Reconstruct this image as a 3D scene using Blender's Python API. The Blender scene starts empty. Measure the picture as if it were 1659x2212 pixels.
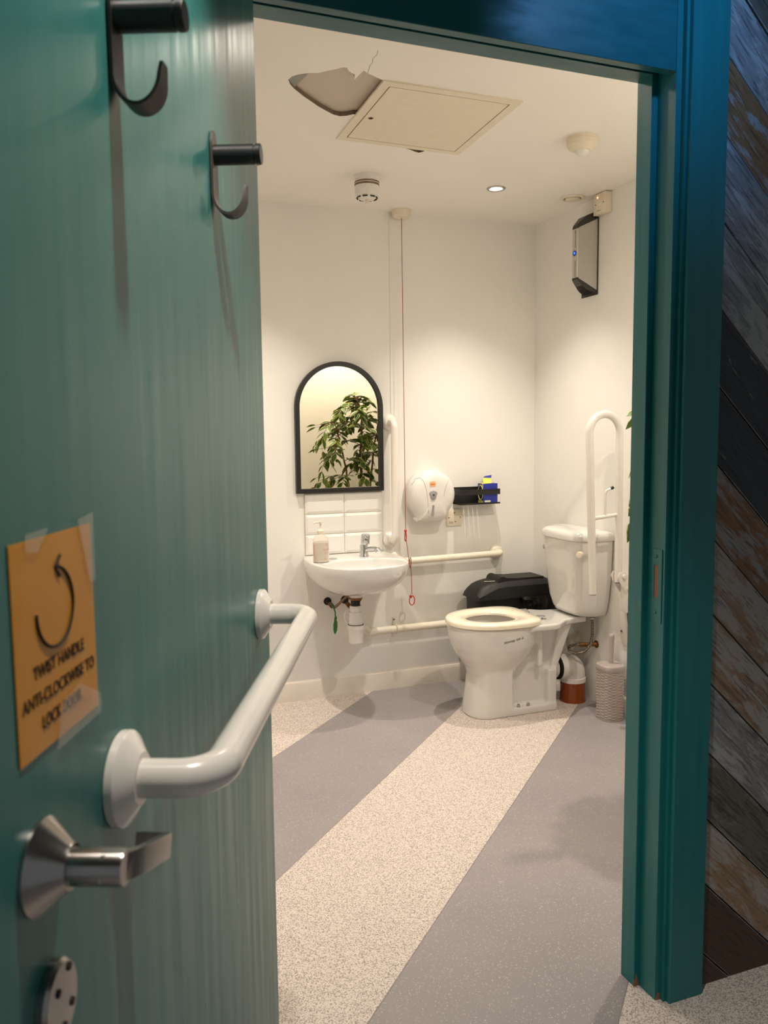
import bpy, bmesh, math, random
from mathutils import Vector, Matrix, geometry
from math import pi, sin, cos, radians, sqrt, atan2

scene = bpy.context.scene
COL = scene.collection
random.seed(4)

# ------------------------------------------------------------------ room numbers (metres)
YB = 3.822      # back wall
XR = 2.316      # right wall
XL = 0.16       # left wall
YF = 1.535      # inner face of the door wall
YC = 1.430      # corridor face of the cladding
ZC = 2.40       # ceiling
ZCC = 2.42      # corridor ceiling

# ------------------------------------------------------------------ materials
def lin(c):
    return tuple(((v / 12.92) if v <= 0.04045 else ((v + 0.055) / 1.055) ** 2.4) for v in c)
def rgb(r, g, b):
    return lin((r / 255, g / 255, b / 255)) + (1.0,)

class NT:
    def __init__(self, name):
        self.m = bpy.data.materials.new(name); self.m.use_nodes = True
        self.t = self.m.node_tree; self.b = self.t.nodes['Principled BSDF']
    def n(self, typ, **kw):
        nd = self.t.nodes.new(typ)
        for k, v in kw.items():
            if hasattr(nd, k) and k not in ('Scale',): setattr(nd, k, v)
            else: nd.inputs[k].default_value = v
        return nd
    def l(self, a, b): self.t.links.new(a, b)
    def coord(self, scale=(1, 1, 1), rot=(0, 0, 0)):
        tc = self.n('ShaderNodeTexCoord'); mp = self.n('ShaderNodeMapping')
        mp.inputs['Scale'].default_value = scale; mp.inputs['Rotation'].default_value = rot
        self.l(tc.outputs['Object'], mp.inputs['Vector']); return mp.outputs['Vector']
    def noise(self, vec, scale, detail=4, rough=0.55, dist=0.0):
        nd = self.n('ShaderNodeTexNoise'); nd.inputs['Scale'].default_value = scale
        nd.inputs['Detail'].default_value = detail; nd.inputs['Roughness'].default_value = rough
        nd.inputs['Distortion'].default_value = dist
        if vec is not None: self.l(vec, nd.inputs['Vector'])
        return nd.outputs['Fac']
    def ramp(self, fac, stops):
        r = self.n('ShaderNodeValToRGB'); e = r.color_ramp.elements
        while len(e) < len(stops): e.new(0.5)
        for i, (p, c) in enumerate(stops):
            e[i].position = p; e[i].color = c if len(c) == 4 else (*c, 1)
        self.l(fac, r.inputs['Fac']); return r.outputs['Color']
    def mix(self, fac, a, b, mode='MIX'):
        m = self.n('ShaderNodeMix'); m.data_type = 'RGBA'; m.blend_type = mode
        for s, v in ((0, fac), (6, a), (7, b)):
            if hasattr(v, 'is_linked') or isinstance(v, bpy.types.NodeSocket): self.l(v, m.inputs[s])
            else: m.inputs[s].default_value = v
        return m.outputs[2]
    def math(self, op, a, b=0.0):
        m = self.n('ShaderNodeMath'); m.operation = op
        for i, v in enumerate((a, b)):
            if isinstance(v, bpy.types.NodeSocket): self.l(v, m.inputs[i])
            else: m.inputs[i].default_value = v
        return m.outputs[0]
    def bump(self, h, strength=0.2, dist=0.002):
        b = self.n('ShaderNodeBump'); b.inputs['Strength'].default_value = strength
        b.inputs['Distance'].default_value = dist; self.l(h, b.inputs['Height'])
        self.l(b.outputs['Normal'], self.b.inputs['Normal'])
    def base(self, v):
        if isinstance(v, bpy.types.NodeSocket): self.l(v, self.b.inputs['Base Color'])
        else: self.b.inputs['Base Color'].default_value = v
    def set(self, **kw):
        for k, v in kw.items(): self.b.inputs[k.replace('_', ' ')].default_value = v

def simple(name, c, rough=0.5, metal=0.0, var=0.05, nscale=30, bump=0.0, coat=0.0, bscale=None):
    k = NT(name); v = k.coord()
    f = k.noise(v, nscale)
    d = tuple(x * (1 - var) for x in c[:3]) + (1,); u = tuple(min(1, x * (1 + var)) for x in c[:3]) + (1,)
    k.base(k.ramp(f, [(0.3, d), (0.7, u)]))
    k.set(Roughness=rough, Metallic=metal)
    if coat: k.set(Coat_Weight=coat, Coat_Roughness=0.06)
    if bump: k.bump(k.noise(v, bscale or nscale * 3), bump, 0.001)
    return k.m

def emis(name, c, s):
    k = NT(name); k.base(c); k.b.inputs['Emission Color'].default_value = c
    k.b.inputs['Emission Strength'].default_value = s; return k.m

def mat_wall(name, c1, c2, stain):
    k = NT(name); v = k.coord()
    f = k.noise(v, 1.7, 5, 0.6); g = k.noise(v, 9, 6, 0.65)
    col = k.ramp(f, [(0.3, c1), (0.75, c2)])
    spots = k.ramp(g, [(0.66, (0, 0, 0)), (0.76, (1, 1, 1))])
    col = k.mix(k.math('MULTIPLY', spots, 0.16), col, stain)
    k.base(col); k.set(Roughness=0.55)
    k.bump(k.noise(v, 140, 3), 0.12, 0.001); return k.m

def mat_floor():
    k = NT('striped_safety_vinyl'); v = k.coord()
    sx = k.n('ShaderNodeSeparateXYZ'); k.l(v, sx.inputs[0])
    X, Y = sx.outputs[0], sx.outputs[1]
    def line(m, b):
        return k.math('SUBTRACT', k.math('SUBTRACT', Y, k.math('MULTIPLY', X, m)), b)
    la, lc, ld, le, lf = line(0.965, 2.491), line(0.990, 1.764), line(0.978, 1.065), line(0.97, 0.356), line(0.97, -0.36)
    gt = lambda s: k.math('GREATER_THAN', s, 0.0)
    A, C_, D_, E_, F_ = map(gt, (la, lc, ld, le, lf))
    light = k.math('ADD', A, k.math('SUBTRACT', D_, C_))          # above a, or between d and c
    light = k.math('ADD', light, k.math('SUBTRACT', F_, E_))
    sp = k.n('ShaderNodeTexVoronoi'); sp.inputs['Scale'].default_value = 430; k.l(v, sp.inputs['Vector'])
    sc = k.n('ShaderNodeSeparateColor'); k.l(sp.outputs['Color'], sc.inputs[0])
    speck = k.math('LESS_THAN', sc.outputs[0], 0.34)
    lightc = k.mix(speck, rgb(226, 214, 206), rgb(164, 152, 145))
    big = k.noise(v, 2.2, 4)
    gsp = k.math('LESS_THAN', sc.outputs[1], 0.035)
    grey = k.ramp(big, [(0.3, rgb(146, 140, 143)), (0.7, rgb(158, 151, 153))])
    grey = k.mix(gsp, grey, rgb(196, 190, 188))
    fine = k.noise(v, 420, 2); grey = k.mix(0.16, grey, k.ramp(fine, [(0.35, (0.12, 0.11, 0.115)), (0.65, (0.55, 0.52, 0.53))]))
    col = k.mix(light, grey, lightc)
    seam = None
    for s, w in ((lc, 0.0016), (ld, 0.0026), (le, 0.002), (la, 0.0014)):
        q = k.math('LESS_THAN', k.math('ABSOLUTE', s), w)
        seam = q if seam is None else k.math('MAXIMUM', seam, q)
    col = k.mix(k.math('MULTIPLY', seam, 0.55), col, rgb(96, 88, 84))
    dirt = k.noise(v, 27, 6, 0.7); col = k.mix(k.ramp(dirt, [(0.73, (0, 0, 0)), (0.8, (0.35, 0.35, 0.35))]), col, rgb(110, 100, 95))
    k.base(col); k.set(Roughness=0.5)
    k.bump(k.noise(v, 600, 2), 0.12, 0.0006); return k.m

def mat_paint(name, c1, c2, rough, axis=(28, 28, 1.6)):
    k = NT(name); v = k.coord(axis)
    f = k.noise(v, 2.2, 6, 0.6)
    k.base(k.ramp(f, [(0.25, c1), (0.75, c2)]))
    r = k.ramp(k.noise(v, 1.4, 4), [(0.3, (rough - 0.06,) * 3), (0.7, (rough + 0.08,) * 3)]); k.l(r, k.b.inputs['Roughness'])
    k.bump(k.noise(v, 5, 6, 0.65), 0.10, 0.0006); return k.m

def mat_wood(name, c1, c2, paint, amount, seed, rough=0.6):
    # weathered board; grain runs along the 45 degree board direction
    k = NT(name)
    tc = k.n('ShaderNodeTexCoord'); mp0 = k.n('ShaderNodeMapping'); mp0.inputs['Rotation'].default_value = (0, radians(-44), 0)
    k.l(tc.outputs['Object'], mp0.inputs['Vector'])
    mp = k.n('ShaderNodeMapping'); mp.inputs['Location'].default_value = (seed * 1.7, seed, seed * 0.3)
    mp.inputs['Scale'].default_value = (2.2, 10, 34); k.l(mp0.outputs['Vector'], mp.inputs['Vector'])
    v = mp.outputs['Vector']
    g = k.noise(v, 2.4, 8, 0.68, 0.9)
    col = k.ramp(g, [(0.3, c1), (0.52, c2), (0.7, c1)])
    mp2 = k.n('ShaderNodeMapping'); mp2.inputs['Location'].default_value = (seed, seed * 2.3, 0)
    mp2.inputs['Scale'].default_value = (2.4, 6, 11); k.l(mp0.outputs['Vector'], mp2.inputs['Vector'])
    w = k.noise(mp2.outputs['Vector'], 2.1, 9, 0.75, 0.5)
    msk = k.ramp(w, [(0.60 - amount * 0.3, (0, 0, 0)), (0.66 - amount * 0.3, (1, 1, 1))])
    col = k.mix(msk, col, paint)
    lines = k.ramp(k.noise(v, 6, 3, 0.5, 0.4), [(0.36, (1, 1, 1)), (0.43, (0, 0, 0))])
    col = k.mix(k.math('MULTIPLY', lines, 0.55), col, tuple(x * 0.25 for x in c1[:3]) + (1,))
    k.base(col); k.set(Roughness=rough); k.bump(g, 0.5, 0.004); return k.m

M = {}
M['wall'] = mat_wall('white_wall_paint', rgb(230, 228, 223), rgb(237, 235, 230), rgb(206, 198, 186))
M['ceil'] = mat_wall('white_ceiling_paint', rgb(236, 231, 225), rgb(242, 237, 231), rgb(222, 214, 204))
M['plaster'] = mat_wall('bare_plasterboard', rgb(190, 177, 163), rgb(200, 187, 172), rgb(170, 156, 142))
M['plaster2'] = simple('torn_board_paper', rgb(150, 150, 143), 0.8)
M['gyp'] = simple('broken_plaster_edge', rgb(120, 104, 88), 0.9)
M['floor'] = mat_floor()
M['skirt'] = simple('skirting_gloss', rgb(226, 219, 208), 0.35, var=0.06, nscale=8)
M['teal'] = mat_paint('teal_gloss_frame_paint', rgb(20, 104, 107), rgb(27, 116, 118), 0.36)
M['tealdoor'] = mat_paint('teal_gloss_door_paint', rgb(47, 111, 107), rgb(53, 118, 113), 0.36)
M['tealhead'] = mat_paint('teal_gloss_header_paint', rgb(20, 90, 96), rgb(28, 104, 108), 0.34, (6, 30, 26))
M['worn'] = simple('bare_worn_wood', rgb(150, 104, 72), 0.7)
M['black'] = simple('matt_black_metal', rgb(24, 23, 22), 0.42, var=0.1)
M['bronze'] = simple('dark_bronze_metal', rgb(58, 52, 47), 0.5, 0.25, var=0.08)
M['white'] = simple('white_plastic', rgb(226, 222, 217), 0.32, var=0.02)
M['railw'] = simple('white_coated_tube', rgb(230, 224, 216), 0.24, var=0.03, nscale=12, coat=0.4)
M['cream'] = simple('cream_plastic', rgb(226, 215, 194), 0.4, var=0.03)
M['creampipe'] = simple('cream_painted_pipe', rgb(230, 222, 205), 0.35, var=0.04)
M['cerm'] = simple('white_glazed_ceramic', rgb(221, 219, 215), 0.08, var=0.015, nscale=5, coat=0.6)
M['seat'] = simple('ivory_seat_plastic', rgb(244, 234, 214), 0.18, var=0.02, nscale=6, coat=0.3)
M['chrome'] = simple('polished_chrome', rgb(205, 207, 210), 0.06, 1.0, var=0.02)
M['steel'] = simple('brushed_steel', rgb(176, 172, 168), 0.24, 1.0, var=0.06, nscale=60)
def mat_braid():
    k = NT('braided_steel_hose'); v = k.coord((1, 1, 1))
    n = k.n('ShaderNodeTexVoronoi'); n.inputs['Scale'].default_value = 260; k.l(v, n.inputs['Vector'])
    k.base(k.ramp(n.outputs['Distance'], [(0.2, rgb(190, 180, 165)), (0.6, rgb(84, 74, 62))])); k.set(Metallic=0.6, Roughness=0.35)
    k.bump(n.outputs['Distance'], 0.5, 0.001); return k.m
M['braid'] = mat_braid()
M['mirror'] = simple('mirror_silver', rgb(250, 243, 224), 0.0, 1.0, var=0.0)
M['dark'] = simple('dark_recess', rgb(18, 16, 15), 0.7)
M['blackp'] = simple('black_bin_plastic', rgb(16, 15, 15), 0.55, var=0.1, bump=0.05, bscale=300)
M['baglin'] = simple('black_bin_liner', rgb(14, 14, 14), 0.22, var=0.1)
M['brown'] = simple('brown_soil_pipe_plastic', rgb(138, 66, 22), 0.2, var=0.12, nscale=14)
M['rubber'] = simple('black_rubber', rgb(17, 16, 17), 0.55)
M['greyp'] = simple('warm_grey_plastic', rgb(172, 162, 156), 0.42, var=0.04)
M['greylock'] = simple('grey_lock_plastic', rgb(150, 148, 146), 0.4)
M['tile'] = simple('white_glazed_tile', rgb(230, 228, 224), 0.1, var=0.02, nscale=6, coat=0.5)
M['grout'] = simple('tile_grout', rgb(196, 182, 160), 0.8)
M['sign'] = simple('orange_paper_under_laminate', rgb(214, 140, 22), 0.42, var=0.05, nscale=7, coat=0.15)
M['ink'] = simple('black_print', rgb(34, 29, 22), 0.85)
M['orange'] = simple('orange_label', rgb(240, 178, 120), 0.5)
M['orangeink'] = simple('orange_print', rgb(206, 110, 50), 0.5)
M['red'] = simple('red_cord_plastic', rgb(196, 38, 28), 0.4)
M['redcord'] = simple('dark_red_cord', rgb(142, 34, 28), 0.6)
M['green'] = simple('green_plastic_tag', rgb(44, 116, 52), 0.4)
M['copper'] = simple('dull_copper_pipe', rgb(126, 104, 84), 0.38, 0.6, var=0.12)
M['brass'] = simple('rusty_brass', rgb(128, 86, 44), 0.5, 0.5, var=0.25)
M['blue'] = simple('blue_carton_card', rgb(34, 52, 158), 0.4, var=0.12, nscale=20)
M['bluedark'] = simple('navy_print', rgb(14, 24, 84), 0.4)
M['yellow'] = simple('yellow_print', rgb(232, 214, 90), 0.45)
M['pale'] = simple('pale_print', rgb(232, 228, 206), 0.45)
M['alu'] = simple('satin_silver_panel', rgb(186, 182, 174), 0.42, 0.2, var=0.04)
M['alul'] = simple('bright_silver_strip', rgb(196, 194, 188), 0.35, 0.4, var=0.04)
M['char'] = simple('charcoal_plastic', rgb(52, 49, 44), 0.42)
M['bluelens'] = emis('blue_indicator', rgb(40, 120, 235), 1.6)
M['ledred'] = emis('red_neon_indicator', rgb(255, 150, 110), 3.0)
M['lamp'] = emis('lamp_lens', (1.0, 0.93, 0.8, 1), 30.0)
M['bark'] = simple('brown_stem', rgb(96, 66, 44), 0.75, var=0.25, nscale=50, bump=0.4)
M['pot'] = simple('dark_plant_pot', rgb(56, 50, 46), 0.6)
M['soil'] = simple('dark_soil', rgb(48, 36, 28), 0.9, var=0.3)
M['pink'] = simple('pink_print', rgb(226, 128, 116), 0.5)

def mat_clear(name, c, trans, rough=0.08, ior=1.4):
    k = NT(name); k.base(c); k.set(Roughness=rough, IOR=ior); k.b.inputs['Transmission Weight'].default_value = trans
    return k.m
M['bottle'] = mat_clear('clear_bottle_plastic', rgb(252, 250, 244), 0.97, 0.04, 1.15)
M['soap'] = simple('milky_soap', rgb(250, 240, 228), 0.25, var=0.01)
M['crystal'] = mat_clear('clear_acrylic', rgb(230, 230, 235), 0.8, 0.05, 1.45)
def mat_tape():
    k = NT('clear_tape'); k.base(rgb(236, 226, 206)); k.set(Roughness=0.10, Alpha=0.16); return k.m
M['tape'] = mat_tape()
def mat_leaf():
    k = NT('variegated_leaf')
    at = k.n('ShaderNodeAttribute'); at.attribute_name = 'edge'
    s = k.n('ShaderNodeSeparateColor'); k.l(at.outputs['Color'], s.inputs[0])
    v = k.coord(); n = k.noise(v, 60, 3)
    e = k.math('ADD', s.outputs[0], k.math('MULTIPLY', k.math('SUBTRACT', n, 0.5), 0.7))
    m = k.ramp(e, [(0.62, (0, 0, 0)), (0.8, (1, 1, 1))])
    gcol = k.mix(s.outputs[1], rgb(52, 84, 34), rgb(96, 126, 44))
    k.base(k.mix(m, gcol, rgb(222, 218, 140))); k.set(Roughness=0.42)
    k.b.inputs['Subsurface Weight'].default_value = 0.0
    return k.m
M['leaf'] = mat_leaf()
G1, G2 = rgb(104, 104, 108), rgb(142, 140, 140)
W = [mat_wood('weathered_grey_board', rgb(96, 94, 96), rgb(140, 138, 138), rgb(164, 163, 163), 0.35, 1.3),
     mat_wood('brown_board_with_grey_paint', rgb(104, 72, 46), rgb(140, 98, 62), rgb(146, 142, 140), 0.30, 2.9),
     mat_wood('charcoal_board_with_white_flecks', rgb(34, 35, 40), rgb(56, 57, 62), rgb(150, 150, 150), -0.05, 4.1),
     mat_wood('worn_tan_board', rgb(112, 86, 66), rgb(150, 122, 98), rgb(160, 152, 144), 0.42, 6.2),
     mat_wood('dark_brown_board', rgb(58, 42, 30), rgb(78, 58, 42), rgb(64, 48, 36), 0.1, 7.7),
     mat_wood('orange_brown_board', rgb(96, 58, 32), rgb(124, 78, 44), rgb(100, 66, 40), 0.1, 9.1),
     mat_wood('dark_grained_board', rgb(62, 56, 50), rgb(104, 96, 86), rgb(122, 116, 106), 0.2, 11.3)]

# ------------------------------------------------------------------ mesh helpers
def tag(o, label=None, cat=None, group=None, kind=None):
    if label: o['label'] = label
    if cat: o['category'] = cat
    if group: o['group'] = group
    if kind: o['kind'] = kind
    return o

def finish(me, smooth):
    if smooth:
        for p in me.polygons: p.use_smooth = True
        me.set_sharp_from_angle(angle=radians(smooth))

def obj(name, bm, mats, parent=None, base=None, local=False, smooth=40, label=None):
    """bm holds world coordinates (or the parent's own when local); links it as ONE mesh object."""
    bmesh.ops.remove_doubles(bm, verts=bm.verts, dist=1e-6)
    bmesh.ops.recalc_face_normals(bm, faces=bm.faces)
    me = bpy.data.meshes.new(name); bm.to_mesh(me); bm.free()
    return link(name, me, mats, parent, base, local, smooth, label)

def wloc(o):
    v = Vector(o.location)
    return v if o.parent is None else v + wloc(o.parent)

def link(name, me, mats, parent=None, base=None, local=False, smooth=40, label=None):
    if not isinstance(mats, (list, tuple)): mats = [mats]
    for m in mats: me.materials.append(m)
    finish(me, smooth)
    o = bpy.data.objects.new(name, me); COL.objects.link(o)
    if parent is not None:
        o.parent = parent
        if not local: me.transform(Matrix.Translation(-wloc(parent)))
    elif base is not None:
        me.transform(Matrix.Translation(-Vector(base))); o.location = base
    if label: o['label'] = label
    return o

def thing(name, loc, label, cat, group=None, kind=None, rz=0.0):
    o = bpy.data.objects.new(name, None); COL.objects.link(o)
    o.empty_display_size = 0.05; o.location = loc; o.rotation_euler = (0, 0, rz)
    return tag(o, label, cat, group, kind)

def B(): return bmesh.new()

def box(bm, x0, x1, y0, y1, z0, z1, bev=0.0, seg=2, mi=0):
    r = bmesh.ops.create_cube(bm, size=1.0); vs = r['verts']
    for v in vs:
        v.co = Vector(((x0 + x1) / 2 + v.co.x * (x1 - x0), (y0 + y1) / 2 + v.co.y * (y1 - y0), (z0 + z1) / 2 + v.co.z * (z1 - z0)))
    fs = {f for v in vs for f in v.link_faces}
    for f in fs: f.material_index = mi
    if bev:
        es = list({e for f in fs for e in f.edges})
        bmesh.ops.bevel(bm, geom=es, offset=bev, segments=seg, affect='EDGES', profile=0.5, material=mi)
    return bm

def rings(bm, rs, cap0=True, cap1=True, closed=True, mi=0):
    vr = [[bm.verts.new(p) for p in r] for r in rs]
    n = len(vr[0])
    for a, b in zip(vr, vr[1:]):
        for i in range(n if closed else n - 1):
            j = (i + 1) % n
            try: bm.faces.new((a[i], a[j], b[j], b[i])).material_index = mi
            except ValueError: pass
    for flag, r in ((cap0, vr[0]), (cap1, vr[-1])):
        if flag:
            try: bm.faces.new(r).material_index = mi
            except ValueError: pass
    return vr

def fillet(pts, rad, seg=8):
    P = [Vector(p) for p in pts]; out = [P[0]]
    for i in range(1, len(P) - 1):
        a, b, c = P[i - 1], P[i], P[i + 1]
        u = (a - b).normalized(); w = (c - b).normalized()
        ang = u.angle(w)
        if abs(ang - pi) < 0.02: out.append(b); continue
        r = rad[i - 1] if isinstance(rad, (list, tuple)) else rad
        d = min(r / math.tan(ang / 2), (a - b).length * 0.49, (c - b).length * 0.49)
        rr = d * math.tan(ang / 2)
        ctr = b + (u + w).normalized() * (rr / sin(ang / 2))
        s, e = (b + u * d) - ctr, (b + w * d) - ctr
        for k in range(seg + 1):
            th = s.angle(e); q = k / seg
            out.append(ctr + (s * sin((1 - q) * th) + e * sin(q * th)) / sin(th))
    out.append(P[-1]); return out

def tube(bm, pts, r, seg=20, caps=True, mi=0):
    P = [Vector(p) for p in pts]; rs = []
    T = []
    for i in range(len(P)):
        a = P[max(i - 1, 0)]; b = P[min(i + 1, len(P) - 1)]
        T.append((b - a).normalized())
    up = Vector((0, 0, 1)) if abs(T[0].z) < 0.9 else Vector((1, 0, 0))
    nrm = (up - T[0] * up.dot(T[0])).normalized()
    for i, p in enumerate(P):
        if i: nrm = (nrm - T[i] * nrm.dot(T[i])).normalized()
        bn = T[i].cross(nrm); rad = r[i] if isinstance(r, (list, tuple)) else r
        rs.append([p + (nrm * cos(2 * pi * k / seg) + bn * sin(2 * pi * k / seg)) * rad for k in range(seg)])
    rings(bm, rs, caps, caps, mi=mi); return bm

def axis_m(origin, axis):
    z = Vector(axis).normalized(); x = Vector((0, 0, 1)).cross(z)
    if x.length < 1e-4: x = Vector((1, 0, 0))
    x.normalize(); y = z.cross(x)
    m = Matrix((x, y, z)).transposed().to_4x4(); m.translation = Vector(origin); return m

def lathe(bm, prof, origin, axis=(0, 0, 1), seg=32, sx=1.0, sy=1.0, mi=0):
    m = axis_m(origin, axis)
    rs = [[m @ Vector((max(r, 1e-5) * cos(2 * pi * k / seg) * sx, max(r, 1e-5) * sin(2 * pi * k / seg) * sy, h)) for k in range(seg)] for r, h in prof]
    rings(bm, rs, True, True, mi=mi); return bm

def prism(bm, poly, f, d0, d1, mi=0, bev=0.0):
    """poly: 2D outline; f(u, v, d) -> 3D point."""
    rs = [[f(u, v, d) for u, v in poly] for d in (d0, d1)]
    vr = rings(bm, rs, True, True, mi=mi)
    if bev:
        es = []
        for r in vr:
            for i in range(len(r)):
                e = bm.edges.get((r[i], r[(i + 1) % len(r)]))
                if e: es.append(e)
        bmesh.ops.bevel(bm, geom=es, offset=bev, segments=2, affect='EDGES', profile=0.5)
    return bm

def rrect(x0, x1, y0, y1, r, seg=5):
    out = []
    for cx, cy, a in ((x1 - r, y1 - r, 0), (x0 + r, y1 - r, 90), (x0 + r, y0 + r, 180), (x1 - r, y0 + r, 270)):
        for k in range(seg + 1):
            t = radians(a + 90 * k / seg); out.append((cx + r * cos(t), cy + r * sin(t)))
    return out

def sup(t, n): 
    c = cos(t); return math.copysign(abs(c) ** (2.0 / n), c)
def superell(cx, cy, a, b, n, seg=48):
    return [(cx + a * sup(2 * pi * k / seg, n), cy + b * sup(2 * pi * k / seg - pi / 2, n)) for k in range(seg)]

XZ = lambda u, v, d: Vector((u, d, v))     # outline in the back wall's plane
YZ = lambda u, v, d: Vector((d, u, v))     # outline in the side wall's plane
XY = lambda u, v, d: Vector((u, v, d))

def temp(bm, name='tmp'):
    bmesh.ops.recalc_face_normals(bm, faces=bm.faces)
    me = bpy.data.meshes.new(name); bm.to_mesh(me); bm.free()
    o = bpy.data.objects.new(name, me); COL.objects.link(o); return o

def bake(o):
    dg = bpy.context.evaluated_depsgraph_get(); dg.update()
    me = bpy.data.meshes.new_from_object(o.evaluated_get(dg), depsgraph=dg)
    return me

def ceramic(bm, cutters, voxel, smooth_it, name, vox2=None):
    """melt the shells of bm into one clay body, cut it, and soften its edges"""
    o = temp(bm, name); kills = [o]
    md = o.modifiers.new('r', 'REMESH'); md.mode = 'VOXEL'; md.voxel_size = voxel
    for c in cutters:
        co = temp(c, 'cut'); kills.append(co)
        bo = o.modifiers.new('b', 'BOOLEAN'); bo.operation = 'DIFFERENCE'; bo.object = co; bo.solver = 'EXACT'
    md = o.modifiers.new('r2', 'REMESH'); md.mode = 'VOXEL'; md.voxel_size = vox2 or voxel
    sm = o.modifiers.new('s', 'SMOOTH'); sm.factor = 0.5; sm.iterations = smooth_it
    me = bake(o)
    for k in kills: bpy.data.objects.remove(k)
    return me

def text_mesh(body, size, ex=0.0002, align='CENTER', spacing=1.0):
    cu = bpy.data.curves.new('t', 'FONT'); cu.body = body; cu.size = size; cu.extrude = ex
    cu.align_x = align; cu.space_character = spacing
    o = bpy.data.objects.new('t', cu); COL.objects.link(o)
    me = bake(o); bpy.data.objects.remove(o); return me

def add_mesh(bm, me, mat4, fn=None):
    t = bmesh.new(); t.from_mesh(me)
    vm = {}
    for v in t.verts:
        co = mat4 @ v.co
        vm[v] = bm.verts.new(fn(co) if fn else co)
    for f in t.faces:
        try: bm.faces.new([vm[v] for v in f.verts])
        except ValueError: pass
    t.free()

# ------------------------------------------------------------------ camera
f_px = 1746.1
yaw, pit, rol = radians(20.67745), radians(5.66457), radians(0.63437)
fw = Vector((sin(yaw) * cos(pit), cos(yaw) * cos(pit), -sin(pit)))
rt = Vector((cos(yaw), -sin(yaw), 0)); dn = fw.cross(rt)
r2 = rt * cos(rol) + dn * sin(rol); d2 = dn * cos(rol) - rt * sin(rol)
cam = bpy.data.cameras.new('camera'); camo = bpy.data.objects.new('camera', cam); COL.objects.link(camo)
mw = Matrix((r2, -d2, -fw)).transposed().to_4x4(); mw.translation = Vector((0, 0, 1.325)); camo.matrix_world = mw
cam.sensor_fit = 'VERTICAL'; cam.sensor_height = 36.0; cam.sensor_width = 27.0; cam.lens = 36.0 * f_px / 2212
cam.clip_start = 0.02
cam.dof.use_dof = True; cam.dof.focus_distance = 3.2; cam.dof.aperture_fstop = 9.0
scene.camera = camo

# ------------------------------------------------------------------ shell
def plane(bm, pts, mi=0):
    f = bm.faces.new([bm.verts.new(p) for p in pts]); f.material_index = mi

b = B(); box(b, -1.6, 2.7, -1.4, YB + 0.1, -0.06, 0.0)
tag(obj('floor', b, M['floor'], smooth=0), 'vinyl floor in diagonal grey and speckled pale stripes', 'floor', kind='structure')

b = B(); box(b, XL - 0.1, XR + 0.1, YB, YB + 0.1, 0, ZC + 0.1)
tag(obj('wall_back', b, M['wall'], smooth=0), 'white painted wall behind the basin', 'wall', kind='structure')
b = B(); box(b, XR, XR + 0.1, YF - 0.1, YB, 0, ZC + 0.1)
tag(obj('wall_right', b, M['wall'], smooth=0), 'white painted wall behind the toilet cistern', 'wall', kind='structure')
b = B(); box(b, XL - 0.1, XL, YF - 0.1, YB, 0, ZC + 0.1)
tag(obj('wall_left', b, M['wall'], smooth=0), 'white painted wall hidden by the open door', 'wall', kind='structure')
b = B(); box(b, 1.24, XR, 1.447, YF, 0, ZC + 0.2); box(b, XL, 0.235, 1.447, YF, 0, ZC + 0.2); box(b, 0.235, 1.24, 1.452, YF, 2.10, ZC + 0.2)
tag(obj('wall_front', b, M['wall'], smooth=0), 'white painted wall around the doorway inside the room', 'wall', kind='structure')

# ceiling with a torn-away patch
patch = [(0.655, 2.522), (0.660, 2.497), (0.674, 2.478), (0.700, 2.458), (0.729, 2.448), (0.750, 2.424), (0.769, 2.408), (0.786, 2.388), (0.799, 2.385),
         (0.808, 2.402), (0.823, 2.415), (0.834, 2.420), (0.846, 2.455), (0.849, 2.42), (0.852, 2.388), (0.871, 2.402), (0.895, 2.414), (0.945, 2.44),
         (0.945, 2.71), (0.928, 2.715), (0.910, 2.735), (0.89, 2.745), (0.866, 2.739), (0.838, 2.719), (0.80, 2.690), (0.771, 2.663), (0.73, 2.625), (0.689, 2.581), (0.668, 2.552)]
chip = [(1.20, 2.945), (1.22, 2.963), (1.245, 2.972), (1.268, 2.985), (1.290, 2.993), (1.302, 2.975), (1.305, 2.945)]
outer = [(XL - 0.1, YF - 0.1), (XR + 0.1, YF - 0.1), (XR + 0.1, YB + 0.1), (XL - 0.1, YB + 0.1)]
def slab_with_holes(bm, outer, holes, z0, z1, mi_edge):
    loops = [outer] + holes
    flat = [p for l in loops for p in l]
    tris = geometry.tessellate_polygon([[Vector((x, y, 0)) for x, y in l] for l in loops])
    low = [bm.verts.new((x, y, z0)) for x, y in flat]
    for t in tris:
        try: bm.faces.new([low[i] for i in t])
        except ValueError: pass
    k = len(outer)
    for h in holes:
        top = [bm.verts.new((x, y, z1)) for x, y in h]
        for i in range(len(h)):
            j = (i + 1) % len(h)
            bm.faces.new((low[k + i], low[k + j], top[j], top[i])).material_index = mi_edge
        k += len(h)
b = B(); slab_with_holes(b, outer, [patch, chip], ZC, ZC + 0.014, 1)
box(b, XL - 0.1, XR + 0.1, YF - 0.1, YB + 0.1, ZC + 0.0145, ZC + 0.1, mi=2)
# curls of board paper left in the two tips of the hole
plane(b, [(0.650, 2.525, ZC + 0.006), (0.660, 2.49, ZC + 0.006), (0.690, 2.455, ZC + 0.006), (0.705, 2.48, ZC + 0.006), (0.690, 2.59, ZC + 0.006), (0.668, 2.56, ZC + 0.006)], 3)
plane(b, [(0.822, 2.41, ZC + 0.006), (0.846, 2.455, ZC + 0.006), (0.852, 2.388, ZC + 0.006), (0.872, 2.395, ZC + 0.006), (0.862, 2.37, ZC + 0.006), (0.83, 2.38, ZC + 0.006)], 3)
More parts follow.
